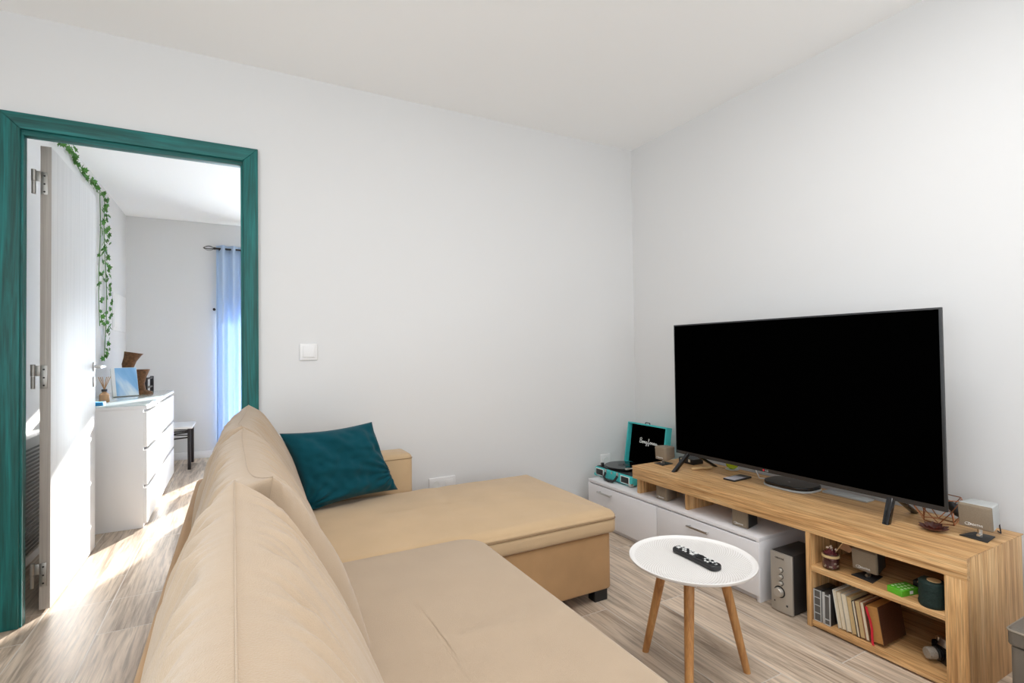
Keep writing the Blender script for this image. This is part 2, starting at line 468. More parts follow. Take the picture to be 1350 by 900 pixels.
bm = BM(); box(bm, BX0, BX0+.012, BY0, BY1-.012, 0, .075, .002); struct('baseboard_bedroom_left', bm, M_white)
# flush white cover panel on the bedroom's left wall
bm = BM(); box(bm, BX0, BX0+.006, 5.80, 6.40, 1.34, 1.69, .002)
pn = single('wall_panel', bm, M_white, 'flush white cover panel on the bedroom wall behind the hanging ivy', 'panel')
bm = BM(); box(bm, BX0+.006, BX0+.009, 5.83, 6.37, 1.37, 1.66, .001); mobj('cover', bm, M_white, pn)

# teal door frame
trim = struct_root('trim_1', (-.37, 2.82, 0))
CY0, CY1 = 2.807, 2.83
xo0, xi0, xi1, xo1, zi, zo = -.853, -.785, .030, .096, 2.048, 2.115
def casing(poly, mat): return mobj('casing', prism(BM(), [(x, CY0, z) for x, z in poly], (0, CY1-CY0, 0), .003), mat, trim)
casing([(xo0, 0), (xi0, 0), (xi0, zi), (xo0, zo)], M_tealV)
casing([(xi1, 0), (xo1, 0), (xo1, zo), (xi1, zi)], M_tealV)
casing([(xo0, zo), (xo1, zo), (xi1, zi), (xi0, zi)], M_tealH)
JY1 = 2.862
mobj('jamb', box(BM(), DX0+.0005, -.777, CY0+.012, JY1, 0, 2.027, .002), M_tealV, trim)
mobj('jamb', box(BM(), .020, DX1-.0005, CY0+.012, JY1, 0, 2.027, .002), M_tealV, trim)
mobj('head_jamb', box(BM(), DX0+.0005, DX1-.0005, CY0+.012, JY1, 2.027, DZ-.0005, .002), M_tealH, trim)

# bedroom door leaf, swung open to a right angle
door = struct_root('door_1', (-.74, 2.94, 0))
mobj('leaf', box(BM(), -.754, -.718, 2.946, 3.748, .010, 2.03, .002), M_whitewood, door)
mobj('leaf_edge', box(BM(), -.7555, -.7185, 2.9435, 2.948, .010, 2.03, .001), M_greywood, door)
for z in (1.87, 1.02, .165):
    bm = BM()
    box(bm, -.7545, -.729, 2.9405, 2.9445, z-.055, z+.045, .001)         # leaf on the door's edge
    tube(bm, [(-.776, 2.937, z-.055), (-.776, 2.937, z-.002)], .0075, 10); tube(bm, [(-.776, 2.937, z+.0), (-.776, 2.937, z+.05)], .0088, 10)
    box(bm, -.776, -.752, 2.934, 2.939, z+.0, z+.045, .001)
    h = mobj('hinge', bm, M_steel, door)
    bm = BM()
    for dz in (-.042, -.008, .028): lathe(bm, [(0, 0), (.004, 0), (.003, .0016), (0, .002)], (-.741, 2.9405, z+dz), 10, (0, -1, 0))
    mobj('screw', bm, M_iron, h)
bm = BM(); box(bm, -.7185, -.7115, 3.690, 3.725, 1.018, 1.070, .002)
hd = mobj('handle_rose', bm, M_chrome, door)
bm = BM(); tube(bm, [(-.712, 3.7075, 1.044), (-.672, 3.7075, 1.044)], .009, 12)
box(bm, -.678, -.662, 3.585, 3.718, 1.036, 1.052, .004); mobj('lever', bm, M_chrome, hd)
bm = BM(); box(bm, -.7185, -.7115, 3.690, 3.725, .930, .985, .002); es = mobj('lock_rose', bm, M_chrome, door)
bm = BM(); box(bm, -.7118, -.7108, 3.7045, 3.7105, .948, .968, .0004); mobj('keyhole', bm, M_black, es)

# ------------------------------------------------------------------ sofa
sofa = thing('corner_sofa', 'large tan suede corner sofa with a chaise end and pulled-out seat', 'sofa', (.6, 1.4, 0))
def inset_max(x0, x1, y0, y1): return min(x1-x0, y1-y0)/2-.006
# chaise body
bm = BM(); ringslab(bm, -.02, 1.452, 1.80, 2.56, round_prof(.055, .297, .012, .012, .2), .025)
mobj('chaise_base', bm, M_suedeD, sofa)
# chaise cushion: flat border with a piped seam, then a soft domed top
x0, x1, y0, y1 = .0, 1.478, 1.785, 2.575
inn = inset_max(x0, x1, y0, y1)
prof = [(.2, .300), (.02, .300), (.006, .302), (.001, .310), (0, .325), (0, .340), (.0005, .355), (.003, .360), (.0035, .3625), (.001, .366), (0, .374)]
for i in range(1, 8):
    a = PI/2*i/7; prof.append((.05*(1-math.cos(a)), .366+.036*math.sin(a)))
for i in range(1, 10): prof.append((.05+(inn-.05)*i/9, .402+.022*math.sin(PI/2*i/9)))
def dchaise(p, ins):
    w = .0035*noise.noise(Vector((p.x*5, p.y*5, 1)))+.003*noise.noise(Vector((p.x*14, p.y*9, 4)))
    groove = -.008*math.exp(-((p.x-.80-.18*(p.y-2.0))/.022)**2)+.004*math.exp(-((p.x-.76-.18*(p.y-2.0))/.03)**2)
    f = min(1, ins/.06)
    return (0, -.004*groove/.008 if ins < .02 else 0, w*(.3+.7*f)+groove*(.5+.5*(1-f)) if p.z > .36 else w*.3)
bm = BM(); ringslab(bm, x0, x1, y0, y1, prof, .035, dchaise, 40, 6); cc = mobj('chaise_cushion', bm, M_suede, sofa, 180)
bm = BM(); tube(bm, [(x, y, .3615) for x, y in rrect(x0-.0005, x1+.0005, y0-.0005, y1+.0005, .035, 6, 5)], .0022, 6, True)
mobj('piping', bm, M_seam, cc)
for x, y in ((1.405, 1.845), (1.405, 2.50), (.9, 1.845), (.1, 2.50)):
    mobj('leg', box(BM(), x-.035, x+.035, y-.025, y+.025, 0, .056, .004), M_black, sofa)
# pulled-out seat
x0, x1, y0, y1 = .06, .797, .02, 1.783
inn = inset_max(x0, x1, y0, y1)
def dseat(p, ins):
    f = min(1, ins/.05); y = p.y
    cr = .006*math.exp(-((y-1.155-.05*(p.x-.5))/.018)**2)-.004*math.exp(-((y-1.185-.05*(p.x-.5))/.02)**2)
    cr *= max(0., 1-abs(p.x-.52)/.26)
    return (0, 0, (.003*noise.noise(Vector((p.x*6, y*5, 9)))+cr)*f if p.z > .30 else 0)
bm = BM(); ringslab(bm, x0, x1, y0, y1, round_prof(.16, .412, .01, .022, inn, .004, 6, 9), .10, dseat, 44, 10)
mobj('seat_cushion', bm, M_suede2, sofa, 180)
bm = BM(); ringslab(bm, .06, .765, .05, 1.76, round_prof(.05, .158, .01, .01, .2), .06); mobj('seat_base', bm, M_suedeD, sofa)
for y in (.15, 1.6): mobj('leg', box(BM(), .66, .72, y-.03, y+.03, 0, .052, .004), M_black, sofa)
# back frame and side arm
bm = BM(); ringslab(bm, -.164, -.004, .0, 2.772, round_prof(.04, .535, .01, .02, .06, .002), .03, None, 14, 6); mobj('back_frame', bm, M_suedeD, sofa)
for y in (.12, 2.65): mobj('leg', box(BM(), -.12, -.05, y-.03, y+.03, 0, .042, .004), M_black, sofa)
bm = BM(); ringslab(bm, .0, .803, 2.59, 2.775, round_prof(.04, .580, .01, .026, .08, .006), .03, None, 14, 6); ar = mobj('armrest', bm, M_suede, sofa, 180)
bm = BM(); tube(bm, [(.03, 2.5895, .556), (.775, 2.5895, .556), (.795, 2.5935, .556), (.8035, 2.612, .556), (.8035, 2.75, .556)], .0018, 6); mobj('piping', bm, M_seam, ar)

def back_cushion(ya, yb, xa, xb, zt, label, seed, depth=.46, thick=.190, earx=(0, 0)):
    """a loose back cushion: front and back panel sewn along a top seam, eared corners, gathers across the seam"""
    nu, nv = 190, 34
    bm = BM(); rows = []
    hl = (yb-ya)/2; yc = (ya+yb)/2
    for i in range(nu+1):
        u = -1+2*i/nu
        u = math.copysign(abs(u)**.9, u)
        au = abs(u)
        e = math.sqrt(max(0., 1-((au-.80)/.20)**2)) if au > .80 else 1.
        e = .10+.90*e if au < .9999 else .06
        ring = []
        for k in range(2*nv):
            if k <= nv: w = 1-k/nv; side = 1            # front panel, bottom to top
            else: w = (k-nv)/nv; side = -1              # back panel, top to bottom
            w2 = w**1.35
            h = thick*(1-(1-w2)**2.1)+.030*math.sqrt(min(1, w2/.03))*(1-w2)**2
            if w2 > .86: h *= math.sqrt(max(0, 1-((w2-.86)/.14)**2))*.92+.08*(1-(w2-.86)/.14)
            h *= e*(1 if side > 0 else .93)
            y = yc+u*hl*(1-.030*math.sin(PI*min(1, w2))*au**4)
            # the end panels bulge out between the corners
            x = xa+(xb-xa)*(u+1)/2+.055*w2
            x += (earx[0] if u < 0 else earx[1])*au**7*max(0, 1-w2*3.2)
            top = zt+.010*au**10-.006*(1-u*u)+.004*noise.noise(Vector((y*6, seed, 2)))
            z = top-depth*w2
            # gathers running away from the seam, slanting a little
            ph = y+.16*w2*side+.05*noise.noise(Vector((y*3, w2*2, seed)))
            g = 0
            for fq, am, of in ((15, .9, 0), (29, .75, 5), (50, .3, 9)):
                q = noise.noise(Vector((ph*fq+seed*7, w2*1.5+side*3+of, seed)))
                g += am*(1-abs(q)*2.6)*.5
            amp = .023*min(1, w2*14)*math.exp(-2.4*w2)*(.55+.75*(noise.noise(Vector((y*4, seed, side)))+.4))
            gg = noise.noise(Vector((y*4+seed, w2*3, seed+side)))*.008*math.sin(PI*w2)
            d = (g*amp+gg)*e
            x += side*(h+d)
            z += d*.5*min(1, w2*10)
            ring.append(bm.verts.new((x, y, z)))
        rows.append(ring)
    n = 2*nv; fs = []
    for a, b in zip(rows, rows[1:]):
        for k in range(n):
            l = (k+1) % n; fs.append(bm.faces.new([a[k], a[l], b[l], b[k]]))
    fs.append(bm.faces.new(rows[0][::-1])); fs.append(bm.faces.new(rows[-1]))
    seam = [Vector(r[nv].co)+Vector((0, 0, .0004)) for r in rows]
    endA = [Vector((sum(rows[0][j].co.x for j in (k, (2*nv-k) % n))/2, rows[0][k].co.y-.0005, rows[0][k].co.z)) for k in range(2, nv+1)]
    bmesh.ops.recalc_face_normals(bm, faces=bm.faces)
    root = thing('back_cushion', label, 'cushion', ((xa+xb)/2, (ya+yb)/2, zt-depth), 'loose back cushions of the sofa')
    mobj('cushion_body', bm, M_suede2, root, 180)
    bm = BM(); tube(bm, endA[:-1]+seam[::3], .0010, 6); mobj('seam', bm, M_suede2, root)
    return root
back_cushion(.30, 1.062, .0, -.004, .862, 'beige suede back cushion nearest the camera, largest in the picture', 1.3)
back_cushion(1.072, 1.835, .022, .012, .860, 'beige suede back cushion in the middle of the row of three', 4.1, earx=(.038, .006))
back_cushion(1.845, 2.585, -.006, .046, .866, 'beige suede back cushion farthest away, beside the teal pillow', 8.6, earx=(.02, 0))

# teal pillow in the corner of the chaise
def pillow_bm(bl, br, tr, tl, nrm, T, n=34, seed=0., wr=.006):
    bl, br, tr, tl = map(Vector, (bl, br, tr, tl)); nrm = Vector(nrm).normalized()
    bm = BM(); c = (bl+br+tr+tl)/4
    sides = []
    for s in (1, -1):
        g = []
        for i in range(n+1):
            row = []
            for j in range(n+1):
                u, v = i/n, j/n; a, b = 2*u-1, 2*v-1
                p = bl*(1-u)*(1-v)+br*u*(1-v)+tr*u*v+tl*(1-u)*v
                pull = .085*(abs(a)**3*(1-b*b)+abs(b)**3*(1-a*a))
                p = p+(c-p)*pull
                h = T*((1-a**4)*(1-b**4))**.62
                q = Vector((u*5+seed, v*5, s*2))
                d = wr*(noise.noise(q)*1.2+noise.noise(q*2.3)*.8)*min(1, 4*(1-max(abs(a), abs(b)))+.2)
                # folds sweeping in from two corners
                f1 = math.hypot(u-1, v-.25); f2 = math.hypot(u-.05, v-.1)
                d += wr*1.1*math.sin(math.atan2(v-.25, u-1.02)*16)*math.exp(-f1*5)*(1 if s > 0 else 0)
                d += wr*.9*math.sin(math.atan2(v-.05, u+.02)*14)*math.exp(-f2*4.5)*(1 if s > 0 else 0)
                row.append(p+nrm*(s*h+d*(1 if h > 1e-6 else 0)))
            g.append(row)
        sides.append(g)
    for s, g in enumerate(sides):
        vs = [[bm.verts.new(p) for p in r] for r in g]
        for i in range(n):
            for j in range(n):
                q = [vs[i][j], vs[i+1][j], vs[i+1][j+1], vs[i][j+1]]
                bm.faces.new(q if s == 0 else q[::-1])
    bmesh.ops.remove_doubles(bm, verts=bm.verts, dist=.0005)
    bmesh.ops.recalc_face_normals(bm, faces=bm.faces)
    return bm
bm = pillow_bm((.268, 2.375, .420), (.700, 2.515, .425), (.585, 2.555, .762), (.165, 2.475, .752), (.28, -1, .22), .070, 60, 2., .013)
single('throw_pillow', bm, M_velvet, 'square teal velvet pillow leaning in the corner of the sofa', 'pillow', None, 180)

# ------------------------------------------------------------------ round side table and remote
TX, TY, TZ = 1.341, 1.246, .40
tab = thing('side_table', 'small round white side table on three splayed wooden legs', 'table', (TX, TY, 0))
bm = BM(); lathe(bm, [(0, TZ-.013), (.188, TZ-.013), (.199, TZ-.008), (.2030, TZ-.001), (.2035, TZ+.002), (.2015, TZ+.003), (.196, TZ-.001), (.188, TZ-.004), (.15, TZ-.005), (0, TZ-.005)], (TX, TY, 0), 96)
top = mobj('tabletop', bm, M_tabletop, tab, 50)
feet = [(1.311, 1.443), (1.523, 1.181), (1.188, 1.125)]
for fx, fy in feet:
    d = Vector((fx-TX, fy-TY, 0)); d.normalize()
    t = Vector((TX, TY, TZ-.030))+d*.105; f = Vector((fx, fy, 0))
    bm = BM(); pts = [t.lerp(f, k/8) for k in range(9)]
    tube(bm, pts, [.0165-.0045*k/8 for k in range(9)], 16)
    for v in bm.verts:
        if v.co.z < .004: v.co.z = 0
    lg = mobj('leg', bm, M_beech, tab)
    bm = BM(); m = Matrix.Translation((t.x, t.y, 0)) @ Matrix.Rotation(math.atan2(d.y, d.x), 4, 'Z')
    box(bm, -.035, .03, -.022, .022, TZ-.034, TZ-.0128, .003, 2, m); mobj('leg_bracket', bm, M_white, tab)

def local(origin, ang, tilt=0.):
    return Matrix.Translation(Vector(origin)) @ Matrix.Rotation(ang, 4, 'Z') @ Matrix.Rotation(tilt, 4, 'Y')
rem = thing('remote_control', 'long black remote control with pale buttons on the round white table', 'remote', (1.345, 1.232, TZ-.0045))
a = math.atan2(1.142-1.317, 1.340-1.350)
mt = local((1.345, 1.230, TZ-.0045), a)
bm = BM(); ringslab(bm, -.095, .095, -.0225, .0225, round_prof(0, .018, .005, .006, .018, .001), .016)
for v in bm.verts: v.co.y *= 1-.12*math.cos(v.co.x/.095*PI*.5)+.0
bm.transform(mt); mobj('remote_body', bm, M_black, rem)
bi = 0
def rbtn(x, y, sx, sy, mat):
    bm = BM(); box(bm, x-sx/2, x+sx/2, y-sy/2, y+sy/2, .0180, .0204, .0008, 2, mt); mobj('button', bm, mat, rem)
rbtn(-.074, -.006, .010, .010, M_ink); rbtn(-.074, .008, .007, .007, M_ink)
for i in range(4):
    for j in range(3): rbtn(-.058+i*.011, -.0105+j*.0105, .0048, .0052, M_ink if (i+j) % 3 else M_bezel)
rbtn(-.010, -.008, .014, .008, M_ink); rbtn(-.008, .006, .010, .008, M_ink)
bm = BM(); lathe(bm, [(.013, .0185), (.013, .021), (.006, .021), (.006, .0185)], (.018, 0, 0), 20); bm.transform(mt); mobj('button', bm, M_bezel, rem)
for i in range(4):
    for j in range(3): rbtn(.040+i*.0105, -.0105+j*.0105, .0046, .0046, M_ink if (i*2+j) % 3 else M_bezel)
bm = text_bm('LG', .008, mt @ Vector((.088, 0, .0192)), mt.to_3x3() @ Vector((0, 1, 0)), mt.to_3x3() @ Vector((-1, 0, 0))); mobj('logo', bm, M_ink, rem)

# ------------------------------------------------------------------ white low cabinet
cab = thing('low_cabinet', 'long low white cabinet with two flap doors under the oak unit', 'cabinet', (2.19, 2.07, 0))
CX0, CX1, CYa, CYb, CZ = 1.984, 2.395, 1.466, 2.685, .278
bm = BM()
box(bm, CX0, CX1, CYa, CYb, CZ-.016, CZ, .001)                      # top board
box(bm, CX0+.002, CX1, CYa, CYa+.016, 0, CZ-.016, .001); box(bm, CX0+.002, CX1, CYb-.016, CYb, 0, CZ-.016, .001)
box(bm, CX1-.008, CX1, CYa+.016, CYb-.016, 0, CZ-.016); box(bm, CX0+.02, CX1-.008, CYa+.016, CYb-.016, .03, .046)
box(bm, CX0+.02, CX0+.03, CYa+.016, CYb-.016, .0, .03); box(bm, CX0+.02, CX1-.01, 2.07, 2.086, .046, CZ-.016)
mobj('carcass', bm, M_cab, cab)
for ya, yb, hy in ((CYa+.002, 2.075, 1.79), (2.080, CYb-.002, 2.505)):
    dr = mobj('flap_door', box(BM(), CX0-.002, CX0+.017, ya, yb, .026, CZ-.0225, .0015), M_cab, cab)
    bm = BM(); hz = .222; hl = .065
    box(bm, CX0-.026, CX0-.018, hy-hl, hy+hl, hz-.005, hz+.005, .002)
    for s in (-1, 1): tube(bm, [(CX0-.020, hy+s*(hl-.012), hz), (CX0-.001, hy+s*(hl-.012), hz)], .004, 8)
    mobj('bar_handle', bm, M_chrome, dr)

# ------------------------------------------------------------------ oak unit
oak = thing('media_unit', 'long light-oak media unit with open shelves at its right end', 'tv stand', (2.2, 1.5, 0))
OX0, OX1, OYa, OYb, OZ = 1.989, 2.407, .748, 2.272, .438
bm = BM(); box(bm, OX0+.022, OX1+.012, OYa+.022, OYb, OZ-.034, OZ-.003); box(bm, OX0, OX1+.012, OYa, OYb, OZ-.003, OZ); bmesh.ops.remove_doubles(bm, verts=bm.verts, dist=.0001)
mobj('top', bm, M_oakY, oak)
mobj('fascia', box(BM(), OX0+.0005, OX0+.022, OYa+.0005, OYb-.001, OZ-.070, OZ-.0031, .0005), M_oakY, oak)
mobj('under_board', box(BM(), OX0+.022, OX1, OYa+.022, OYb-.001, OZ-.070, OZ-.034, .001), M_oakY, oak)
mobj('side_panel', box(BM(), OX0+.022, OX1, OYa+.001, OYa+.022, 0, OZ-.0031, .0005), M_oakZ, oak)
mobj('post', box(BM(), OX0+.001, OX0+.022, OYa+.001, .808, 0, OZ-.070, .001), M_oakZ, oak)
mobj('side_panel', box(BM(), OX0+.002, OX1-.004, 1.244, 1.263, 0, OZ-.070, .001), M_oakZ, oak)
mobj('shelf', box(BM(), OX0+.004, OX1-.004, .770, 1.244, .219, .240, .001), M_oakY, oak)
mobj('bottom_board', box(BM(), OX0+.004, OX1-.004, .770, 1.244, .008, .028, .001), M_oakY, oak)
mobj('back_board', box(BM(), OX1-.004, OX1, .770, 1.262, .010, OZ-.070), M_oakY, oak)
mobj('divider', box(BM(), 2.022, OX1-.03, 2.252, 2.270, CZ+.0005, OZ-.070, .001), M_oakZ, oak)
mobj('divider', box(BM(), 2.022, OX1-.03, 1.896, 1.914, CZ+.0005, OZ-.070, .001), M_oakZ, oak)

# ------------------------------------------------------------------ television
tv = thing('television', 'large flat black television standing on the oak unit', 'television', (2.2, 1.48, OZ))
VX, VY0, VY1, VZ0, VZ1 = 2.160, .862, 2.103, .522, 1.233
bm = BM(); box(bm, VX, VX+.012, VY0, VY1, VZ0, VZ1, .002); box(bm, VX+.012, VX+.05, VY0+.08, VY1-.08, VZ0+.03, VZ1-.2, .012)
mobj('housing', bm, M_bezel, tv)
mobj('screen', box(BM(), VX-.0012, VX+.001, VY0+.008, VY1-.007, VZ0+.018, VZ1-.007, .0004), M_screen, tv)
for y, xf, xr, yf, yr in ((2.02, 2.072, 2.365, 2.036, 2.012), (1.04, 2.125, 2.365, 1.036, 1.05)):
    bm = BM()
    for xe, ye in ((xf, yf), (xr, yr)):
        a0 = Vector((VX+.016, y, VZ0+.015)); b0 = Vector((xe, ye, OZ+.0))
        if xe > VX: a0.x = VX+.030
        w = .011; wv = Vector((0, w, 0))
        sgn = -1 if xe < VX else 1
        qa = [a0-wv+Vector((-.013, 0, 0)), a0+wv+Vector((-.013, 0, 0)), a0+wv+Vector((.013, 0, 0)), a0-wv+Vector((.013, 0, 0))]
        qb = [b0-wv+Vector((-.011, 0, 0)), b0+wv+Vector((-.011, 0, 0)), b0+wv+Vector((.014, 0, 0)), b0-wv+Vector((.014, 0, 0))]
        hexa(bm, qa, qb, .003)
    mobj('stand_leg', bm, M_gloss, tv)
bm = text_bm('LG', .012, (VX-.0016, 1.545, VZ0+.0045), (0, -1, 0), (0, 0, 1)); mobj('logo', bm, M_spkgrey, tv)
bm = BM(); lathe(bm, [(0, 0), (.0045, 0), (.0045, .001), (0, .001)], (VX-.0006, 1.562, VZ0+.009), 16, (-1, 0, 0)); mobj('logo_dot', bm, M_red, tv)

# ------------------------------------------------------------------ suitcase record player
tt = thing('record_player', 'turquoise suitcase record player with its lid open', 'record player', (2.19, 2.54, CZ))
RX0, RX1, RY0, RY1, RZ = 2.062, 2.315, 2.365, 2.722, .342
z0 = CZ+.006
bm = BM(); box(bm, RX0, RX1, RY0, RY1, z0, RZ, .012, 3); mobj('case', bm, M_turq, tt)
mobj('deck', box(BM(), RX0+.012, RX1-.012, RY0+.012, RY1-.012, RZ-.001, RZ+.003, .001), M_black, tt)
for x in (RX0+.03, RX1-.03):
    for y in (RY0+.03, RY1-.03): mobj('foot', lathe(BM(), [(.008, CZ), (.008, CZ+.008)], (x, y, 0), 12), M_black, tt)
# platter and record
pc = (2.185, 2.575)
bm = BM(); lathe(bm, [(.09, RZ+.003), (.09, RZ+.016), (.03, RZ+.016)], (*pc, 0), 40); mobj('platter', bm, M_bezel, tt)
bm = BM(); lathe(bm, [(.118, RZ+.0165), (.119, RZ+.018), (.118, RZ+.0195), (.04, RZ+.0195), (.038, RZ+.0195), (0, RZ+.0195)], (*pc, 0), 64); rec = mobj('record', bm, M_gloss, tt)
bm = BM(); lathe(bm, [(.036, RZ+.0195), (.036, RZ+.0202), (.003, RZ+.0202), (.003, RZ+.026), (0, RZ+.026)], (*pc, 0), 32); mobj('record_label', bm, M_bezel, rec)
bm = BM(); lathe(bm, [(.016, RZ+.003), (.016, RZ+.022), (.012, RZ+.028), (0, RZ+.028)], (2.285, 2.435, 0), 20)
tube(bm, [(2.285, 2.435, RZ+.031), (2.20, 2.425, RZ+.033), (2.14, 2.435, RZ+.030), (2.115, 2.452, RZ+.026)], [.005, .004, .004, .004], 8)
box(bm, 2.098, 2.122, 2.445, 2.464, RZ+.020, RZ+.030, .002); mobj('tonearm', bm, M_silver, tt)
bm = BM(); tube(bm, [(2.10, 2.685, RZ+.003), (2.10, 2.685, RZ+.022)], .011, 14); mobj('knob', bm, M_black, tt)
# front: two speaker grilles, two latches, handle
for y in (2.665, 2.422):
    mobj('grille_surround', box(BM(), RX0-.002, RX0+.002, y-.040, y+.040, CZ+.014, CZ+.058, .001), M_radi, tt)
    mobj('speaker_grille', box(BM(), RX0-.003, RX0+.002, y-.034, y+.034, CZ+.018, CZ+.054, .001), M_black, tt)
for y in (2.602, 2.488):
    bm = BM(); box(bm, RX0-.006, RX0+.001, y-.009, y+.009, CZ+.042, CZ+.066, .002); mobj('latch', bm, M_chrome, tt)
bm = BM(); box(bm, RX0-.004, RX0+.001, 2.539, 2.551, CZ+.046, CZ+.062, .002); mobj('lock', bm, M_chrome, tt)
bm = BM(); tube(bm, [(RX0-.004, 2.602, CZ+.046), (RX0-.020, 2.598, CZ+.022), (RX0-.026, 2.58, CZ+.010), (RX0-.027, 2.545, CZ+.007), (RX0-.026, 2.51, CZ+.010), (RX0-.020, 2.492, CZ+.022), (RX0-.004, 2.488, CZ+.046)], .0075, 10); mobj('handle', bm, M_black, tt)
for y in (RY0+.012, RY1-.012):
    bm = BM(); box(bm, RX0-.002, RX0+.018, y-.013, y+.013, z0-.001, z0+.016, .003); mobj('corner_guard', bm, M_chrome if y < 2.5 else M_turq, tt)
# lid: shallow tray, leaning back, opening facing -X
lm = Matrix.Translation((RX1-.004, 0, RZ)) @ Matrix.Rotation(R(9), 4, 'Y')
LH, LD = .272, .048
bm = BM()
box(bm, LD-.006, LD, RY0, RY1, 0, LH, .002, 2, lm)
box(bm, 0, LD-.006, RY0, RY0+.009, 0, LH, .002, 2, lm); box(bm, 0, LD-.006, RY1-.009, RY1, 0, LH, .002, 2, lm)
box(bm, 0, LD-.006, RY0+.009, RY1-.009, 0, .009, .002, 2, lm); box(bm, 0, LD-.006, RY0+.009, RY1-.009, LH-.009, LH, .002, 2, lm)
lid = mobj('lid', bm, M_turq, tt)
mobj('lid_lining', box(BM(), LD-.014, LD-.0065, RY0+.009, RY1-.009, .009, LH-.009, 0, 2, lm), M_screen, lid)
bm = BM(); tube(bm, [lm @ Vector((.02, y, LH+z)) for y, z in ((2.575, -.001), (2.572, .010), (2.535, .010), (2.532, -.001))], .003, 8); mobj('latch_loop', bm, M_iron, lid)
# handwritten lettering: joined-up strokes in the plane of the lid (s runs to the right = -Y)
def script(strokes, s0, z0, k):
    bm = BM()
    for st in strokes:
        pts = []
        n = len(st)
        for i in range(n-1):                                   # Catmull-Rom through the points
            p0, p1, p2, p3 = (Vector(st[max(i-1, 0)]), Vector(st[i]), Vector(st[i+1]), Vector(st[min(i+2, n-1)]))
            for q in range(4):
                t = q/4
                pts.append(.5*((2*p1)+(-p0+p2)*t+(2*p0-5*p1+4*p2-p3)*t*t+(-p0+3*p1-3*p2+p3)*t**3))
        pts.append(Vector(st[-1]))
        tube(bm, [lm @ Vector((LD-.0155, s0-p.x*k, z0+p.y*k)) for p in pts], .0015, 5)
    return bm
def cursive(word):
    G = {'B': [(.1, 0), (.25, 1.0), (.1, .85), (.45, 1.15), (.75, .95), (.55, .6), (.3, .55), (.7, .5), (.75, .15), (.4, 0), (.15, .1), (.9, .08)],
         'o': [(0, .1), (.3, .45), (.08, .38), (.05, .08), (.28, 0), (.42, .25), (.3, .45), (.55, .36)],
         'n': [(0, .2), (.1, .45), (.1, .0), (.25, .42), (.38, .42), (.4, .02), (.58, .15)],
         'g': [(0, .2), (.35, .45), (.1, .38), (.1, .06), (.38, .1), (.42, .42), (.38, -.4), (.15, -.45), (.2, -.2), (.65, .15)],
         'f': [(0, .1), (.3, .7), (.35, 1.05), (.2, 1.0), (.2, -.35), (.35, -.3), (.25, .1), (.6, .2)],
         'u': [(0, .2), (.12, .45), (.12, .08), (.3, .02), (.42, .4), (.42, .05), (.6, .15)],
         'y': [(0, .2), (.1, .45), (.15, .1), (.35, .1), (.42, .45), (.38, -.35), (.15, -.5), (.15, -.25), (.75, .25)]}
    out = []; x = 0
    for c in word:
        out += [(px+x, py) for px, py in G[c]]; x += max(p[0] for p in G[c])*.98
    return [out], x
st, wl = cursive('Bongfonny')
mobj('lid_lettering', script(st, 2.628, .146, .155/wl*1.08), M_ink, lid)

# ------------------------------------------------------------------ small satellite speakers
def speaker(label, y0, y1, xf, z0, z1, depth, shell, back_shell, logo, stand=None, tilt=0., taper=.78):
    yc = (y0+y1)/2
    base = z0 if stand is None else stand
    root = thing('satellite_speaker', label, 'speaker', (xf+depth/2, yc, base), 'small taupe satellite speakers')
    pv = Matrix.Translation((xf, yc, z0)) @ Matrix.Rotation(tilt, 4, 'Y')
    hw = (y1-y0)/2; h = z1-z0; dt = depth
    def P(x, y, z): return pv @ Vector((x, y, z))
    # body tapers a little towards the back
    f = [P(.012, -hw, 0), P(.012, hw, 0), P(.012, hw, h), P(.012, -hw, h)]
    s = taper
    b = [P(dt, -hw*s, h*(1-s)*.4), P(dt, hw*s, h*(1-s)*.4), P(dt, hw*s, h-h*(1-s)*.4), P(dt, -hw*s, h-h*(1-s)*.4)]
    bm = BM(); hexa(bm, f, b, .005, 3); mobj('speaker_shell', bm, back_shell, root)
    f = [P(0, -hw*.93, .004), P(0, hw*.93, .004), P(0, hw*.93, h-.004), P(0, -hw*.93, h-.004)]
    b = [P(.014, -hw-.0005, 0), P(.014, hw+.0005, 0), P(.014, hw+.0005, h), P(.014, -hw-.0005, h)]
    bm = BM(); hexa(bm, f, b, .003, 2); g = mobj('speaker_grille', bm, M_grille, root)
    if logo:
        rr = pv.to_3x3() @ Vector((0, -1, 0)); uu = pv.to_3x3() @ Vector((0, 0, 1))
        bm = text_bm('CREATIVE', .0092, P(-.0007, -.002, .013), rr, uu)
        el = [P(-.0008, .018+.0085*math.cos(t*2*PI/24), .0165+.0045*math.sin(t*2*PI/24)) for t in range(24)]
        tube(bm, el, .0006, 5, True)
        mobj('speaker_logo', bm, M_ink, root)
    if stand is not None:
        bm = BM()
        prism(bm, [Vector((xf-.012, yc+.040, stand)), Vector((xf-.022, yc-.040, stand)), Vector((xf+.068, yc-.030, stand)), Vector((xf+.068, yc+.026, stand))], (0, 0, .0035), .0008)
        mobj('stand_plate', bm, M_spkdark, root)
        bm = BM(); tube(bm, [(xf+.020, yc-.006, stand+.003), (xf+.020, yc-.006, z0+.010)], .007, 10)
        lathe(bm, [(0, -.011), (.0055, -.010), (.0065, 0), (.0055, .010), (0, .011)], (xf+.010, yc-.008, stand+.012), 12, (1, 0, 0))
        mobj('stand_neck', bm, M_chrome if stand > .3 else M_steel, root)
    return root
sp = speaker('taupe satellite speaker with grey side at the right end of the oak top', .765, .858, 2.226, OZ+.030, OZ+.114, .088, M_spkgrey, M_spkgrey, True, OZ, R(-6), .84)
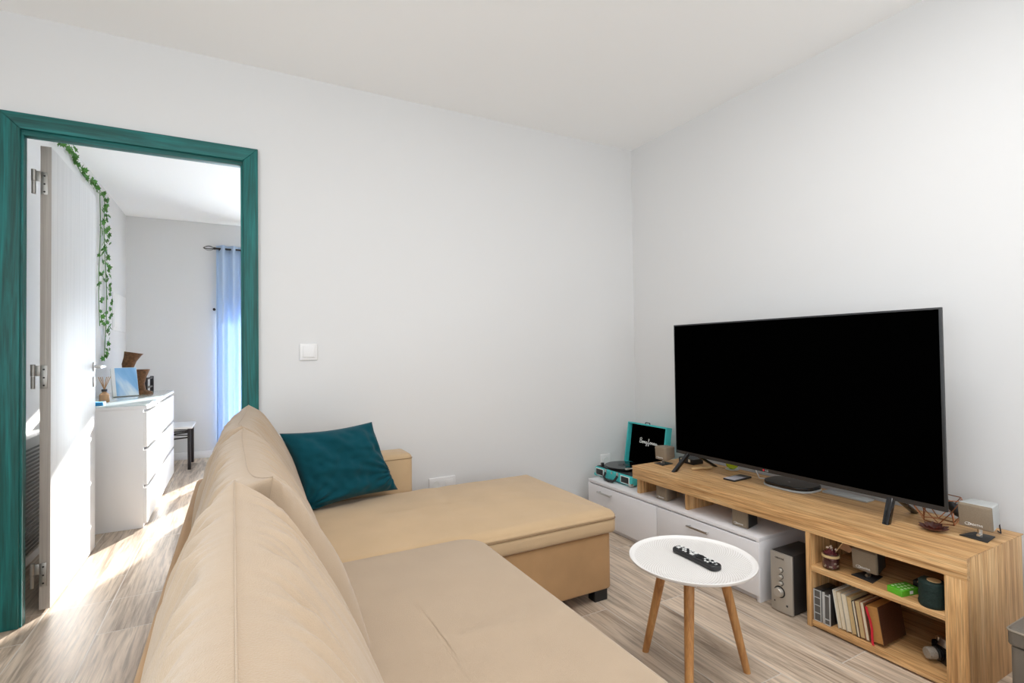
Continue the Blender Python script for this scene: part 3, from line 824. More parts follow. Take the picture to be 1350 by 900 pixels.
bm = BM(); tube(bm, [(2.318, .80, .505), (2.345, .795, .510), (2.352, .790, .480), (2.350, .785, OZ+.003), (2.37, .80, OZ+.003)], .0022, 6); mobj('cable', bm, M_iron, sp)
sp = speaker('taupe satellite speaker at the left end of the oak top before the turquoise lid', 2.170, 2.252, 2.146, OZ+.022, OZ+.101, .085, M_spktaupe, M_spktaupe, True, OZ, R(-3))
speaker('taupe satellite speaker on the white cabinet in the left opening under the oak top', 2.055, 2.135, 2.034, CZ, CZ+.078, .090, M_spktaupe, M_spktaupe, True)
speaker('taupe satellite speaker on the white cabinet in the wide opening under the oak top', 1.560, 1.640, 2.030, CZ, CZ+.080, .090, M_spktaupe, M_spkdark, True)
speaker('taupe satellite speaker on the upper shelf beside the petal jar', 1.035, 1.122, 2.050, .2615, .343, .085, M_spkdark, M_spkdark, True, .240, R(-4))

# silver-fronted subwoofer with knobs
sw = thing('subwoofer', 'silver-fronted subwoofer with four knobs on the floor by the white cabinet', 'speaker', (2.08, 1.372, 0))
SXF, SY0, SY1, SZ = 1.985, 1.322, 1.418, .246
mobj('cabinet_box', box(BM(), SXF+.014, SXF+.20, SY0+.001, SY1-.001, .004, SZ, .003), M_spkdark, sw)
bm = BM()
prism(bm, [(SXF+.016, SY0, .004), (SXF+.006, SY0, .004), (SXF, (SY0+SY1)/2-.02, .004), (SXF, (SY0+SY1)/2+.02, .004), (SXF+.006, SY1, .004), (SXF+.016, SY1, .004)], (0, 0, SZ-.006), .002)
mobj('front_plate', bm, M_silver, sw)
for y in (SY0+.015, SY1-.015):
    for x in (SXF+.03, SXF+.18): mobj('foot', lathe(BM(), [(.007, 0), (.007, .005)], (x, y, 0), 10), M_black, sw)
for z in (.178, .151, .124):
    bm = BM(); lathe(bm, [(.0105, -.002), (.0105, .001)], (SXF, 1.3665, z), 20, (-1, 0, 0)); kb = mobj('knob_recess', bm, M_black, sw)
    bm = BM(); lathe(bm, [(.0085, 0), (.0078, .010), (.006, .0115), (0, .0115)], (SXF, 1.3665, z), 20, (-1, 0, 0)); mobj('knob', bm, M_silver, kb)
bm = BM(); lathe(bm, [(.024, -.002), (.024, .0015), (.019, .002)], (SXF, 1.374, .086), 32, (-1, 0, 0)); kb = mobj('dial_recess', bm, M_black, sw)
bm = BM(); lathe(bm, [(.0195, 0), (.0185, .014), (.016, .017), (0, .016)], (SXF, 1.374, .086), 32, (-1, 0, 0)); mobj('volume_dial', bm, M_silver, kb)
bm = text_bm('CREATIVE', .009, (SXF-.0008, 1.372, .222), (0, -1, 0), (0, 0, 1)); mobj('front_logo', bm, M_darkink, sw)
bm = BM(); lathe(bm, [(.003, -.001), (.003, .001), (0, .001)], (SXF+.002, 1.398, .042), 10, (-1, 0, 0)); mobj('headphone_socket', bm, M_black, sw)
bm = BM(); box(bm, SXF+.0005, SXF+.003, 1.340, 1.364, .034, .042, .0005); mobj('badge', bm, M_darkink, sw)

# ------------------------------------------------------------------ things on the oak top
# black box with pale lettered sleeve behind the left stand leg
bm = BM(); box(bm, 2.285, 2.365, 2.095, 2.205, OZ, OZ+.030, .002)
cb = single('small_box', bm, M_black, 'small black box with pale stickers behind the left stand leg of the television', 'box')
bm = BM(); box(bm, 2.2838, 2.2862, 2.165, 2.190, OZ+.016, OZ+.026); mobj('sticker', bm, M_ivory, cb)
bm = BM(); box(bm, 2.2838, 2.2862, 2.118, 2.132, OZ+.012, OZ+.027); mobj('sticker', bm, M_ivory, cb)
# turned wooden whistle
bm = BM(); d = Vector((2.300-2.175, 1.972-2.008, 0))
lathe(bm, [(0, 0), (.005, .001), (.0075, .006), (.0065, .014), (.0078, .018), (.0078, .072), (.0068, .076), (.0105, .081), (.0105, .086), (.0068, .091), (.0078, .096), (.0075, .122), (.005, .128), (0, .128)], (2.175, 2.008, OZ+.0105), 16, d)
single('wooden_whistle', bm, M_woodslice, 'little turned pale wooden whistle lying under the television', 'whistle')
# lime bowl on a white saucer
bm = BM(); lathe(bm, [(.018, OZ), (.034, OZ+.004), (.036, OZ+.007), (.030, OZ+.006), (0, OZ+.005)], (2.372, 1.905, 0), 32)
single('saucer', bm, M_white, 'small white saucer under the lime green bowl', 'saucer')
bm = BM(); lathe(bm, [(.012, OZ+.0065), (.028, OZ+.018), (.034, OZ+.036), (.032, OZ+.036), (.026, OZ+.02), (0, OZ+.012)], (2.372, 1.905, 0), 32)
single('bowl', bm, M_lime, 'small lime green glass bowl behind the phone', 'bowl')
# phone
mt = local((2.235, 1.765, OZ), R(3))
bm = BM(); ringslab(bm, -.072, .072, -.034, .034, round_prof(0, .008, .002, .002, .01), .009); bm.transform(mt)
ph = single('mobile_phone', bm, M_black, 'dark mobile phone lying face up on the oak top', 'phone')
bm = BM(); box(bm, -.067, .025, -.030, .030, .0079, .0085, .0003, 1, mt); mobj('phone_screen', bm, plain('pale_phone_screen', (.52, .50, .56), .2), ph)
# set-top box
bm = BM(); ringslab(bm, 2.246, 2.402, 1.418, 1.648, round_prof(OZ+.004, OZ+.024, .004, .004, .06, .001), .055)
stb = thing('set_top_box', 'flat rounded black set-top box with a grey rim under the television', 'set-top box', (2.324, 1.533, OZ))
for v in bm.verts:                                            # bowed front edge
    v.co.x -= .014*max(0, 1-((v.co.y-1.533)/.115)**2)*max(0, (2.324-v.co.x)/.08)
mobj('cover', bm, M_gloss, stb)
bm = BM(); ringslab(bm, 2.243, 2.404, 1.415, 1.651, round_prof(OZ, OZ+.009, .002, .003, .05), .058)
for v in bm.verts: v.co.x -= .014*max(0, 1-((v.co.y-1.533)/.115)**2)*max(0, (2.324-v.co.x)/.08)
mobj('rim', bm, M_spkgrey, stb)
bm = text_bm('m', .016, (2.30, 1.533, OZ+.0252), (0, -1, 0), (1, 0, 0)); mobj('logo', bm, M_spkgrey, stb)
# slim silver panel behind it
bm = BM(); box(bm, 2.345, 2.405, 1.215, 1.405, OZ, OZ+.009, .003)
single('slim_tray', bm, M_spkgrey, 'slim grey metal slab lying flat right of the set-top box', 'tray')
# copper wire basket
bs = thing('wire_basket', 'copper wire basket behind the right end of the television', 'basket', (2.325, .955, OZ))
bm = BM(); cx, cy = 2.325, .955; n = 6
lo = [Vector((cx+.038*math.cos(2*PI*k/n+.3), cy+.052*math.sin(2*PI*k/n+.3), OZ+.002)) for k in range(n)]
hi = [Vector((cx+.072*math.cos(2*PI*(k+.5)/n+.3), cy+.080*math.sin(2*PI*(k+.5)/n+.3), OZ+.055)) for k in range(n)]
tp = [Vector((cx+.066*math.cos(2*PI*k/n+.3), cy+.076*math.sin(2*PI*k/n+.3), OZ+.095)) for k in range(n)]
for k in range(n):
    l = (k+1) % n
    for a, b in ((lo[k], lo[l]), (lo[k], hi[k]), (lo[l], hi[k]), (hi[k], tp[k]), (hi[k], tp[l]), (tp[k], tp[l])): tube(bm, [a, b], .0017, 6)
mobj('wire_frame', bm, M_copper, bs)
# black paddle leaning out of the basket
bm = BM()
a, b = Vector((2.398, .985, .528)), Vector((2.390, .900, .457))
d = (b-a); L = d.length
prof = [(0, 0), (.004, .004), (.006, .02), (.006, L*.30), (.012, L*.42), (.019, L*.6), (.020, L*.75), (.014, L*.93), (.006, L*.99), (0, L)]
lathe(bm, prof, a, 16, d)
single('hairbrush', bm, M_black, 'black paddle-shaped brush resting on the copper wire basket', 'brush')
# lotus dish
lt = thing('lotus_dish', 'small dark brown lotus-shaped dish near the front of the oak top', 'dish', (2.196, .918, OZ))
bm = BM(); lathe(bm, [(.018, OZ), (.024, OZ+.004), (.020, OZ+.010), (0, OZ+.007)], (2.196, .918, 0), 24); mobj('dish_middle', bm, M_lotus, lt)
for ring, n, r0, r1, zt in ((0, 8, .016, .046, .014), (1, 7, .012, .032, .020)):
    for k in range(n):
        a = 2*PI*(k+.5*ring)/n; c, s = math.cos(a), math.sin(a)
        bm = BM(); rows = []
        for i in range(7):
            t = i/6; r = r0+(r1-r0)*t; w = .013*math.sin(PI*(.18+.82*t))*(1-.25*ring)+.0004; z = OZ+.004+(zt)*t**1.8
            rows.append([Vector((2.196+r*c-s*w*q, .918+r*s+c*w*q, z+.005*abs(q)*math.sin(PI*t))) for q in (-1, -.5, 0, .5, 1)])
        vs = [[bm.verts.new(p) for p in r] for r in rows]
        vb = [[bm.verts.new(p-Vector((0, 0, .002))) for p in r] for r in rows]
        for i in range(6):
            for j in range(4):
                bm.faces.new([vs[i][j], vs[i+1][j], vs[i+1][j+1], vs[i][j+1]]); bm.faces.new([vb[i][j], vb[i][j+1], vb[i+1][j+1], vb[i+1][j]])
            for j, f in ((0, 1), (4, -1)): bm.faces.new([vs[i][j], vb[i][j], vb[i+1][j], vs[i+1][j]][::f])
        for i in (0, 6):
            for j in range(4): bm.faces.new([vs[i][j], vs[i][j+1], vb[i][j+1], vb[i][j]])
        bmesh.ops.recalc_face_normals(bm, faces=bm.faces)
        mobj('petal', bm, M_lotus, lt)
# television lead
bm = BM(); tube(bm, [(2.21, 1.70, .55), (2.28, 1.70, .50), (2.33, 1.71, OZ+.004), (2.36, 1.64, OZ+.004), (2.395, 1.55, OZ+.006)], .003, 6)
single('cable', bm, M_white, 'thin white lead running down behind the television', 'cable')

# ------------------------------------------------------------------ things on the oak shelves
SH = .240
jar = thing('petal_jar', 'small glass jar of dried red petals on the upper shelf', 'jar', (2.034, 1.190, SH))
jc = (2.034, 1.190, 0)
bm = BM(); lathe(bm, [(0, SH), (.024, SH), (.029, SH+.006), (.0295, SH+.038), (.027, SH+.046), (.0275, SH+.060), (.026, SH+.060), (.0255, SH+.047), (.0278, SH+.037), (.0275, SH+.007), (0, SH+.003)], jc, 28); mobj('glass', bm, M_glassy, jar)
bm = BM(); lathe(bm, [(0, SH+.004), (.0265, SH+.007), (.027, SH+.036), (.0245, SH+.046), (.0245, SH+.058), (0, SH+.062)], jc, 20)
for v in bm.verts: v.co += Vector([random.uniform(-.002, .002) for _ in range(3)])*(1 if v.co.z > SH+.006 else 0)
ct = mobj('petals', bm, M_potp, jar, 20)
bm = BM()
for k in range(46):                                            # loose petals heaped over the rim and against the glass
    a = random.uniform(0, 2*PI); r = random.uniform(0, .022); z = SH+.058+random.uniform(0, .024)*(1-r/.03)
    m = Matrix.Translation((jc[0]+r*math.cos(a), jc[1]+r*math.sin(a), z)) @ Matrix.Rotation(random.uniform(0, PI), 4, 'Z') @ Matrix.Rotation(random.uniform(-1, 1), 4, 'X')
    box(bm, -.006, .006, -.0035, .0035, -.0012, .0012, .001, 1, m)
mobj('loose_petals', bm, M_potp, ct)
bm = BM()
for k in range(16):
    a = random.uniform(0, 2*PI); r = random.uniform(.004, .022) if k < 6 else .0268; z = (SH+.072+random.uniform(0, .014)) if k < 6 else SH+random.uniform(.010, .036)
    m = Matrix.Translation((jc[0]+r*math.cos(a), jc[1]+r*math.sin(a), z)) @ Matrix.Rotation(a, 4, 'Z') @ Matrix.Rotation(random.uniform(-1, 1), 4, 'X')
    box(bm, -.001, .001, -.005, .005, -.0025, .0025, .0006, 1, m)
mobj('pale_petals', bm, M_potp2, ct)
bm = BM()
for dz in (.047, .050, .053): tube(bm, [(jc[0]+.0288*math.cos(2*PI*t/28), jc[1]+.0288*math.sin(2*PI*t/28), SH+dz) for t in range(28)], .0019, 6, True)
mobj('twine', bm, M_twine, jar)
# little flag stuck in the jar
fl = thing('paper_flag', 'little brown paper flag on a stick in the petal jar', 'flag', (2.044, 1.182, SH+.06))
bm = BM(); tube(bm, [(2.044, 1.182, SH+.055), (2.052, 1.146, SH+.118)], .0017, 6); mobj('stick', bm, M_twine, fl)
bm = BM(); prism(bm, [Vector((2.052, 1.147, SH+.117)), Vector((2.047, 1.166, SH+.083)), Vector((2.043, 1.126, SH+.078)), Vector((2.050, 1.114, SH+.090))], (.0012, 0, 0)); mobj('flag_paper', bm, plain('brown_card', (.30, .15, .07), .8), fl)
# green carton, dark box, tan card
mt = local((2.050, .950, SH), R(-12))
bm = BM(); box(bm, -.044, .040, -.026, .026, 0, .021, .001, 1, mt)
gp = single('gum_carton', bm, M_green, 'bright green little carton with pale dots on the upper shelf', 'carton')
bm = BM()
for i in range(4):
    for j in range(3):
        lathe(bm, [(0, 0), (.0045, 0), (.0045, .0008), (0, .0012)], mt @ Vector((-.030+i*.016+.006*(j % 2), -.016+j*.016, .0208)), 10)
mobj('dots', bm, plain('pale_green_print', (.55, .72, .42), .5), gp)
bm = BM(); box(bm, -.006, .008, -.0266, -.0255, .005, .016, .0002, 1, mt); mobj('label_patch', bm, M_ink, gp)
bm = BM(); box(bm, 2.112, 2.190, .878, .950, SH, SH+.030, .002)
single('dark_box', bm, M_black, 'low black box behind the bright green carton', 'box')
bm = BM(); mt = local((2.140, .915, SH+.030), R(15)); box(bm, -.035, .035, -.026, .026, 0, .004, .0005, 1, mt)
single('card', bm, plain('tan_printed_card', (.36, .25, .16), .6, var=.4, vscale=50), 'brownish card lying on the low black box', 'card')
# dark green rustic candle
cd = thing('pillar_candle', 'dark green rough pillar candle holder on the upper shelf by the post', 'candle', (2.026, .856, SH))
bm = BM(); pr = [(0, SH), (.034, SH)]+[(.0365+.001*math.sin(k*2.1), SH+.006+.073*k/9) for k in range(10)]+[(.034, SH+.082), (.018, SH+.082)]
lathe(bm, pr, (2.026, .856, 0), 44)
for v in bm.verts:
    if SH+.004 < v.co.z < SH+.081: v.co += Vector((v.co.x-2.026, v.co.y-.856, 0)).normalized()*.0016*noise.noise(v.co*160)
mobj('candle_body', bm, M_candle, cd, 180)
bm = BM(); lathe(bm, [(.019, SH+.0815), (.019, SH+.0845), (0, SH+.085)], (2.030, .852, 0), 24); mobj('wood_slice', bm, M_woodslice, cd)

# lower shelf: two grey cases, leaning paperbacks, a leather volume, a camera
SL = .028
for i, (y0, y1, lab) in enumerate(((1.2115, 1.2415, 'grey case with ladder-like dark windows against the left shelf side'), (1.177, 1.2075, 'grey case with one tall dark window beside the leaning paperbacks'))):
    root = thing('tape_case', lab, 'case', (2.05, (y0+y1)/2, SL), 'grey cases on the lower shelf')
    mobj('case_shell', box(BM(), 2.002, 2.10, y0, y1, SL, SL+.122, .0015), M_spkdark, root)
    bm = BM(); z1 = SL+.122
    box(bm, 2.0, 2.0035, y0, y0+.004, SL, z1, .0006); box(bm, 2.0, 2.0035, y1-.004-(.006 if i else 0), y1, SL, z1, .0006)
    for z in ((SL, SL+.03, SL+.06, SL+.09, z1-.004) if i == 0 else (SL, SL+.02, z1-.012)): box(bm, 2.0, 2.0035, y0+.004, y1-.004, z, z+(.003 if i == 0 else .004), .0005)
    mobj('case_front', bm, M_spkgrey, root)
    mobj('case_window', box(BM(), 2.0012, 2.0025, y0+.003, y1-.003, SL+.003, z1-.003), plain('smoky_window', (.10, .095, .09), .3), root)
M_cov = [plain('white_cover', (.66, .66, .62), .6), plain('straw_cover', (.50, .38, .20), .6), plain('grey_cover', (.42, .40, .36), .6), plain('black_cover', (.02, .02, .02), .5), plain('brown_cover', (.20, .09, .045), .6), plain('rust_cover', (.36, .15, .07), .6)]
books = [  # thickness, height, depth, page, cover, label
    (.0125, .140, .100, M_ivory, M_cov[0], 'thin paperback with white covers, leftmost of the leaning books'),
    (.0165, .137, .105, M_ivory, M_cov[1], 'thick cream-edged paperback second from the left of the leaning books'),
    (.0190, .137, .105, M_ivory, M_cov[2], 'thick pale paperback third from the left of the leaning books'),
    (.0165, .134, .110, M_ivory2, M_cov[1], 'straw-coloured paperback in the middle of the leaning books'),
    (.0105, .126, .110, M_ivory, M_cov[3], 'white-edged book with black back cover among the leaning books'),
    (.0185, .130, .105, M_ivory2, M_cov[4], 'brown-covered book with yellowed pages among the leaning books'),
    (.0130, .133, .110, M_ivory, M_cov[5], 'cream-edged rust-backed book touching the red ribbon volume')]
yb = 1.1545; tilt = R(8.5)
def book(y_left, t, h, dpt, page, cover, label, name='paperback_book', cat='book', group='books leaning on the lower shelf', thin=.0011):
    """fore-edge faces the room; y_left is the foot's left edge; the book leans with its top towards +Y"""
    root = thing(name, label, cat, (2.012, y_left, SL), group)
    m = Matrix.Translation((2.012, y_left, SL)) @ Matrix.Rotation(-tilt, 4, 'X')
    lift = 0
    # a leaning book turns about its left foot edge, so the right foot edge is the low one
    m = Matrix.Translation((0, 0, t*math.sin(tilt))) @ m
    bm = BM(); box(bm, .0025, dpt-.003, -t+thin, -thin, .0025, h-.0025, .0006, 1, m)
    if name == 'paperback_book':
        for v in bm.verts: pass
    mobj('pages', bm, page, root)
    bm = BM()
    box(bm, 0, dpt, -thin, 0, 0, h, .0003, 1, m); box(bm, 0, dpt, -t, -t+thin, 0, h, .0003, 1, m); box(bm, dpt-.0025, dpt, -t+thin, -thin, 0, h, .0003, 1, m)
    mobj('cover', bm, cover, root)
    return root, m
for t, h, dpt, pg, cv, lab in books:
    book(yb, t, h, dpt, pg, cv, lab); yb -= t/math.cos(tilt)+.0004
ro, m = book(yb-.004, .043, .128, .150, M_gilt, M_leather, 'thick brown leather-bound book with a red ribbon on the lower shelf', 'leather_book', 'book', None, .0022)
bm = BM(); pts = [(-.002, -.004, .122), (-.003, -.007, .10), (-.004, -.012, .075), (-.003, -.012, .05), (-.004, -.009, .026), (-.006, -.008, .002), (-.009, -.010, -.006)]
for p, q in zip(pts, pts[1:]):
    a, b = Vector(p), Vector(q); w = Vector((0, .0042, 0)); e = Vector((.0007, 0, 0))
    hexa(bm, [m @ (a-w), m @ (a+w), m @ (a+w+e), m @ (a-w+e)], [m @ (b-w), m @ (b+w), m @ (b+w+e), m @ (b-w+e)])
for v in bm.verts: v.co.z = max(v.co.z, SL+.0005)
mobj('ribbon', bm, M_red, ro)
# old camera, lens towards the left front
cm = thing('vintage_camera', 'black vintage camera with chrome dials on the lower shelf', 'camera', (2.10, .865, SL))
m = local((2.095, .850, SL), R(-28))
bm = BM(); box(bm, -.012, .034, -.050, .050, 0, .062, .006, 3, m); mobj('camera_body', bm, M_gloss, cm)
bm = BM(); prism(bm, [m @ Vector(p) for p in ((-.014, .022, .060), (-.014, -.022, .060), (-.010, -.014, .086), (-.010, .014, .086))], m.to_3x3() @ Vector((.040, 0, 0)), .002); mobj('prism_housing', bm, M_chrome, cm)
for y, r, h in ((.036, .010, .012), (-.036, .011, .014), (-.018, .005, .008)):
    c = m @ Vector((.010, y, .062)); bm = BM(); lathe(bm, [(r, 0), (r, h), (r*.8, h+.002), (0, h+.002)], c, 20); mobj('dial', bm, M_chrome, cm)
ax = m.to_3x3() @ Vector((-1, .05, 0)); c = m @ Vector((-.008, .018, .030))
bm = BM(); lathe(bm, [(.022, 0), (.022, .012), (.020, .014), (.020, .016)], c, 28, ax); mobj('lens_mount', bm, M_black, cm)
bm = BM(); c2 = Vector(c)+ax.normalized()*.016
pr = [(.018, 0)]
for k in range(8): pr += [(.0235, .002+k*.0036), (.0222, .002+k*.0036+.0018)]
pr += [(.021, .034), (.017, .035), (0, .032)]
pr = [(r_*.82, h_*.8) for r_, h_ in pr]
lathe(bm, pr, c2, 30, ax); mobj('focus_ring', bm, plain('worn_grey_knurl', (.34, .30, .25), .6, var=.5, vscale=260, bump=1, bscale=300), cm)

# ------------------------------------------------------------------ ottoman at the right edge
ot = thing('storage_ottoman', 'taupe leatherette storage cube at the right edge beside the oak unit', 'ottoman', (1.97, .40, 0))
mobj('cube_body', ringslab(BM(), 1.783, 2.163, .205, .585, round_prof(0, .312, .006, .004, .1), .012), M_ott, ot)
ld = mobj('cube_lid', ringslab(BM(), 1.778, 2.168, .200, .590, round_prof(.315, .360, .004, .008, .19, .006), .014), M_ott, ot)
bm = BM(); tube(bm, [(x, y, .353) for x, y in rrect(1.7785, 2.1675, .2005, .5895, .014, 4, 4)], .0035, 6, True); mobj('piping', bm, M_ottE, ld)

# ------------------------------------------------------------------ wall fittings
ls = thing('light_switch', 'square white light switch on the wall right of the teal door frame', 'light switch', (.327, YW, 1.11))
mobj('switch_plate', box(BM(), .284, .370, YW-.010, YW, 1.067, 1.153, .004, 3), M_white, ls)
mobj('rocker', hexa(BM(), [(.298, YW-.010, 1.082), (.356, YW-.010, 1.082), (.356, YW-.010, 1.138), (.298, YW-.010, 1.138)], [(.299, YW-.013, 1.083), (.355, YW-.019, 1.083), (.355, YW-.019, 1.137), (.299, YW-.013, 1.137)], .001), M_white, ls)
def socket(label, x0, x1, z0, z1, n):
    s = thing('wall_socket', label, 'socket', ((x0+x1)/2, YW, (z0+z1)/2))
    bm = BM(); box(bm, x0, x1, YW-.010, YW, z0, z1, .004, 3); pl = mobj('socket_plate', bm, M_white, s)
    w = (x1-x0)/n
    for k in range(n):
        c = (x0+w*(k+.5), YW-.0102, (z0+z1)/2)
        if k < 2 and not (n == 2 and k == 1):
            bm = BM(); lathe(bm, [(.021, 0), (.021, .002), (.019, .002), (.0185, -.006), (0, -.006)], c, 28, (0, -1, 0)); su = mobj('socket_well', bm, M_radi, s)
            bm = BM()
            for dx in (-.0095, .0095): lathe(bm, [(.0028, -.0062), (.0028, -.0055), (0, -.0055)], (c[0]+dx, c[1], c[2]), 10, (0, -1, 0))
            mobj('pin_hole', bm, M_black, su)
        else:
            bm = BM(); box(bm, c[0]-.024, c[0]+.024, YW-.012, YW-.009, c[2]-.024, c[2]+.024, .001); mobj('blank_cover', bm, M_white, s)
socket('double white wall socket just above the chaise cushion', .966, 1.128, .298, .378, 2)
socket('single white wall socket in the corner behind the record player', 2.195, 2.278, .300, .383, 1)

# ------------------------------------------------------------------ bedroom
# six-drawer dresser
DR = thing('dresser', 'white six-drawer dresser standing in the bedroom behind the door', 'dresser', (-.75, 4.85, 0))
EX0, EX1, EY0, EY1, EZ = -.978, -.510, 4.045, 5.645, .78
bm = BM(); fx = EX1-.020
box(bm, EX0, EX1, EY0-.002, EY1+.002, EZ-.022, EZ, .002); box(bm, EX0, fx, EY0, EY0+.02, 0, EZ-.022, .001); box(bm, EX0, fx, EY1-.02, EY1, 0, EZ-.022, .001)
box(bm, EX0, EX0+.006, EY0+.02, EY1-.02, .03, EZ-.022); box(bm, fx-.03, fx-.002, EY0+.02, EY1-.02, 0, .05); box(bm, EX0, fx-.002, (EY0+EY1)/2-.01, (EY0+EY1)/2+.01, .05, EZ-.022)
box(bm, fx-.025, fx-.018, EY0+.02, EY1-.02, .05, EZ-.022)
mobj('carcass', bm, M_white, DR)
mid = (EY0+EY1)/2
for a, b in ((EY0+.001, mid-.001), (mid+.001, EY1-.001)):
    for z0, z1 in ((.028, .252), (.272, .494), (.514, .738)):
        bm = BM(); box(bm, fx, EX1, a, b, z0, z1, .0015); box(bm, fx-.016, fx, a+.03, b-.03, z0+.01, z1-.03); mobj('drawer_front', bm, M_white, DR)
mobj('glass_top', box(BM(), EX0+.004, EX1-.004, EY0+.002, EY1-.002, EZ+.0002, EZ+.0055, .001), plain('pale_glass_top', (.62, .70, .70), .06), DR)
GT = EZ+.0055
# canvas
cv = thing('canvas_picture', 'blue and white seascape canvas leaning on the dresser', 'picture', (-.755, 5.05, GT))
m = Matrix.Translation((-.765, 5.0, GT+.0055)) @ Matrix.Rotation(R(118), 4, 'Z') @ Matrix.Rotation(R(13), 4, 'Y')
bm = BM(); box(bm, .0, .024, -.085, .085, 0, .225, .001, 1, m)
mobj('canvas_edge', bm, M_white, cv)
bm = BM(); box(bm, -.001, .0005, -.084, .062, 0.001, .224, 0, 1, m); pb = mobj('painting', bm, M_sea, cv)
# cork vases: stacked tree-trunk sculpture
def trunk(name, label, c, prof, seed):
    bm = BM(); rings = []
    for dx, dy, r, z, sl in prof:
        ring = []
        for k in range(18):
            a = 2*PI*k/18; rr = r*(1+.12*noise.noise(Vector((math.cos(a)*1.5+seed, math.sin(a)*1.5, z*8))))
            ring.append(bm.verts.new((c[0]+dx+rr*math.cos(a), c[1]+dy+rr*math.sin(a), GT+max(0, z+sl*math.cos(a)))))
        rings.append(ring)
    for p, q in zip(rings, rings[1:]):
        for k in range(18):
            l = (k+1) % 18; bm.faces.new([p[k], p[l], q[l], q[k]])
    bm.faces.new(rings[0][::-1]); bm.faces.new(rings[-1]); bmesh.ops.recalc_face_normals(bm, faces=bm.faces)
    return single(name, bm, M_bark, label, 'vase', 'bark vases on the dresser')
trunk('bark_vase', 'taller crooked bark vase behind the canvas on the dresser', (-.800, 5.44),
      [(0, 0, .040, 0, 0), (-.005, 0, .036, .08, 0), (-.012, 0, .034, .16, 0), (-.020, 0, .040, .215, 0), (-.012, 0, .050, .26, .01), (.012, 0, .060, .315, .008), (.020, 0, .066, .345, -.012), (.020, 0, .05, .340, -.01)], 1.)
trunk('bark_vase', 'shorter flared bark vase on the dresser beside the canvas', (-.705, 5.20),
      [(.015, 0, .075, 0, 0), (.012, 0, .070, .02, 0), (0, 0, .042, .035, 0), (-.004, 0, .038, .09, 0), (0, 0, .050, .15, 0), (.004, 0, .066, .205, 0), (.004, 0, .060, .205, 0), (.004, 0, .04, .16, 0)], 5.)
# reed diffuser
df = thing('reed_diffuser', 'reed diffuser bottle at the near end of the dresser', 'diffuser', (-.805, 4.46, GT))
bm = BM(); c = (-.805, 4.46, 0)
lathe(bm, [(0, GT), (.026, GT), (.029, GT+.004), (.029, GT+.052), (.012, GT+.070), (.010, GT+.085)], c, 20); mobj('bottle', bm, plain('amber_bottle', (.48, .26, .12), .2), df)
bm = BM(); lathe(bm, [(.0165, GT+.074), (.0165, GT+.090), (.006, GT+.090)], c, 20); mobj('collar', bm, M_black, df)
for k in range(6):
    a = 2*PI*k/6; bm = BM(); tube(bm, [(c[0], c[1], GT+.085), (c[0]+.034*math.cos(a), c[1]+.034*math.sin(a), GT+.175)], .0022, 6); mobj('reed', bm, M_liquid, df)
bm = BM(); box(bm, -.86, -.755, 4.15, 4.235, GT, GT+.022, .004, 2)
single('blue_pouch', bm, plain('blue_cloth', (.03, .28, .58), .7), 'small bright blue pouch at the near edge of the dresser', 'pouch')

# metal chair by the far wall
ch = thing('metal_chair', 'black metal chair with a white seat beyond the dresser', 'chair', (-.6, 6.06, 0))
mobj('seat', box(BM(), -.80, -.375, 5.84, 6.29, .395, .418, .006), M_white, ch)
for x, y, top in ((-.405, 6.262, .395), (-.405, 5.868, .395)):
    mobj('front_leg', box(BM(), x-.014, x+.014, y-.014, y+.014, 0, top, .003), M_iron, ch)
for y in (6.262, 5.868):
    mobj('back_leg', box(BM(), -.765, -.735, y-.014, y+.014, 0, .90, .003), M_iron, ch)
bm = BM()
for z in (.885, .80): box(bm, -.758, -.742, 5.88, 6.25, z-.008, z+.008, .002)
mobj('back_rail', bm, M_iron, ch)
bm = BM()
for y in (6.262, 5.868):
    tube(bm, [(-.74, y, .37), (-.41, y, .37)], .007, 8); tube(bm, [(-.74, y, .29), (-.41, y, .31)], .007, 8); tube(bm, [(-.74, y, .36), (-.41, y, .33)], .005, 8); tube(bm, [(-.60, y, .37), (-.60, y, .295)], .004, 6)
mobj('side_stretcher', bm, M_iron, ch)

# curtain and rod
CYc = 6.355
rod = thing('curtain_rod', 'dark curtain rod with a wire cage finial above the blue curtain', 'curtain rod', (.4, CYc, 2.25))
bm = BM(); tube(bm, [(-.205, CYc, 2.249), (1.5, CYc, 2.249)], .010, 12); mobj('rod', bm, M_iron, rod)
bm = BM()
for k in range(5):
    a = 2*PI*k/5
    tube(bm, [(-.205-.105*t, CYc+.026*math.sin(PI*t)*math.cos(a), 2.249+.026*math.sin(PI*t)*math.sin(a)) for t in [i/8 for i in range(9)]], .0028, 6)
lathe(bm, [(0, -.014), (.012, -.008), (.013, 0), (.012, .008), (0, .014)], (-.205, CYc, 2.249), 14, (1, 0, 0)); mobj('finial', bm, M_iron, rod)
for x in (-.16, 1.42):
    bm = BM(); tube(bm, [(x, CYc, 2.238), (x, BY1, 2.238)], .007, 8); lathe(bm, [(.022, 0), (.022, .006), (0, .006)], (x, BY1, 2.238), 16, (0, -1, 0)); mobj('bracket', bm, M_iron, rod)
bm = BM(); rows = []; nx = 120
zs = [.02+2.265*i/14 for i in range(15)]
for z in zs:
    rows.append([Vector((-.190+.40*i/nx, CYc+(.030+.012*(2.285-z)/2.2)*math.sin(i/nx*2*PI*4.0+.7), z)) for i in range(nx+1)])
vf = [[bm.verts.new(p) for p in r] for r in rows]; vb = [[bm.verts.new(p+Vector((0, .003, 0))) for p in r] for r in rows]
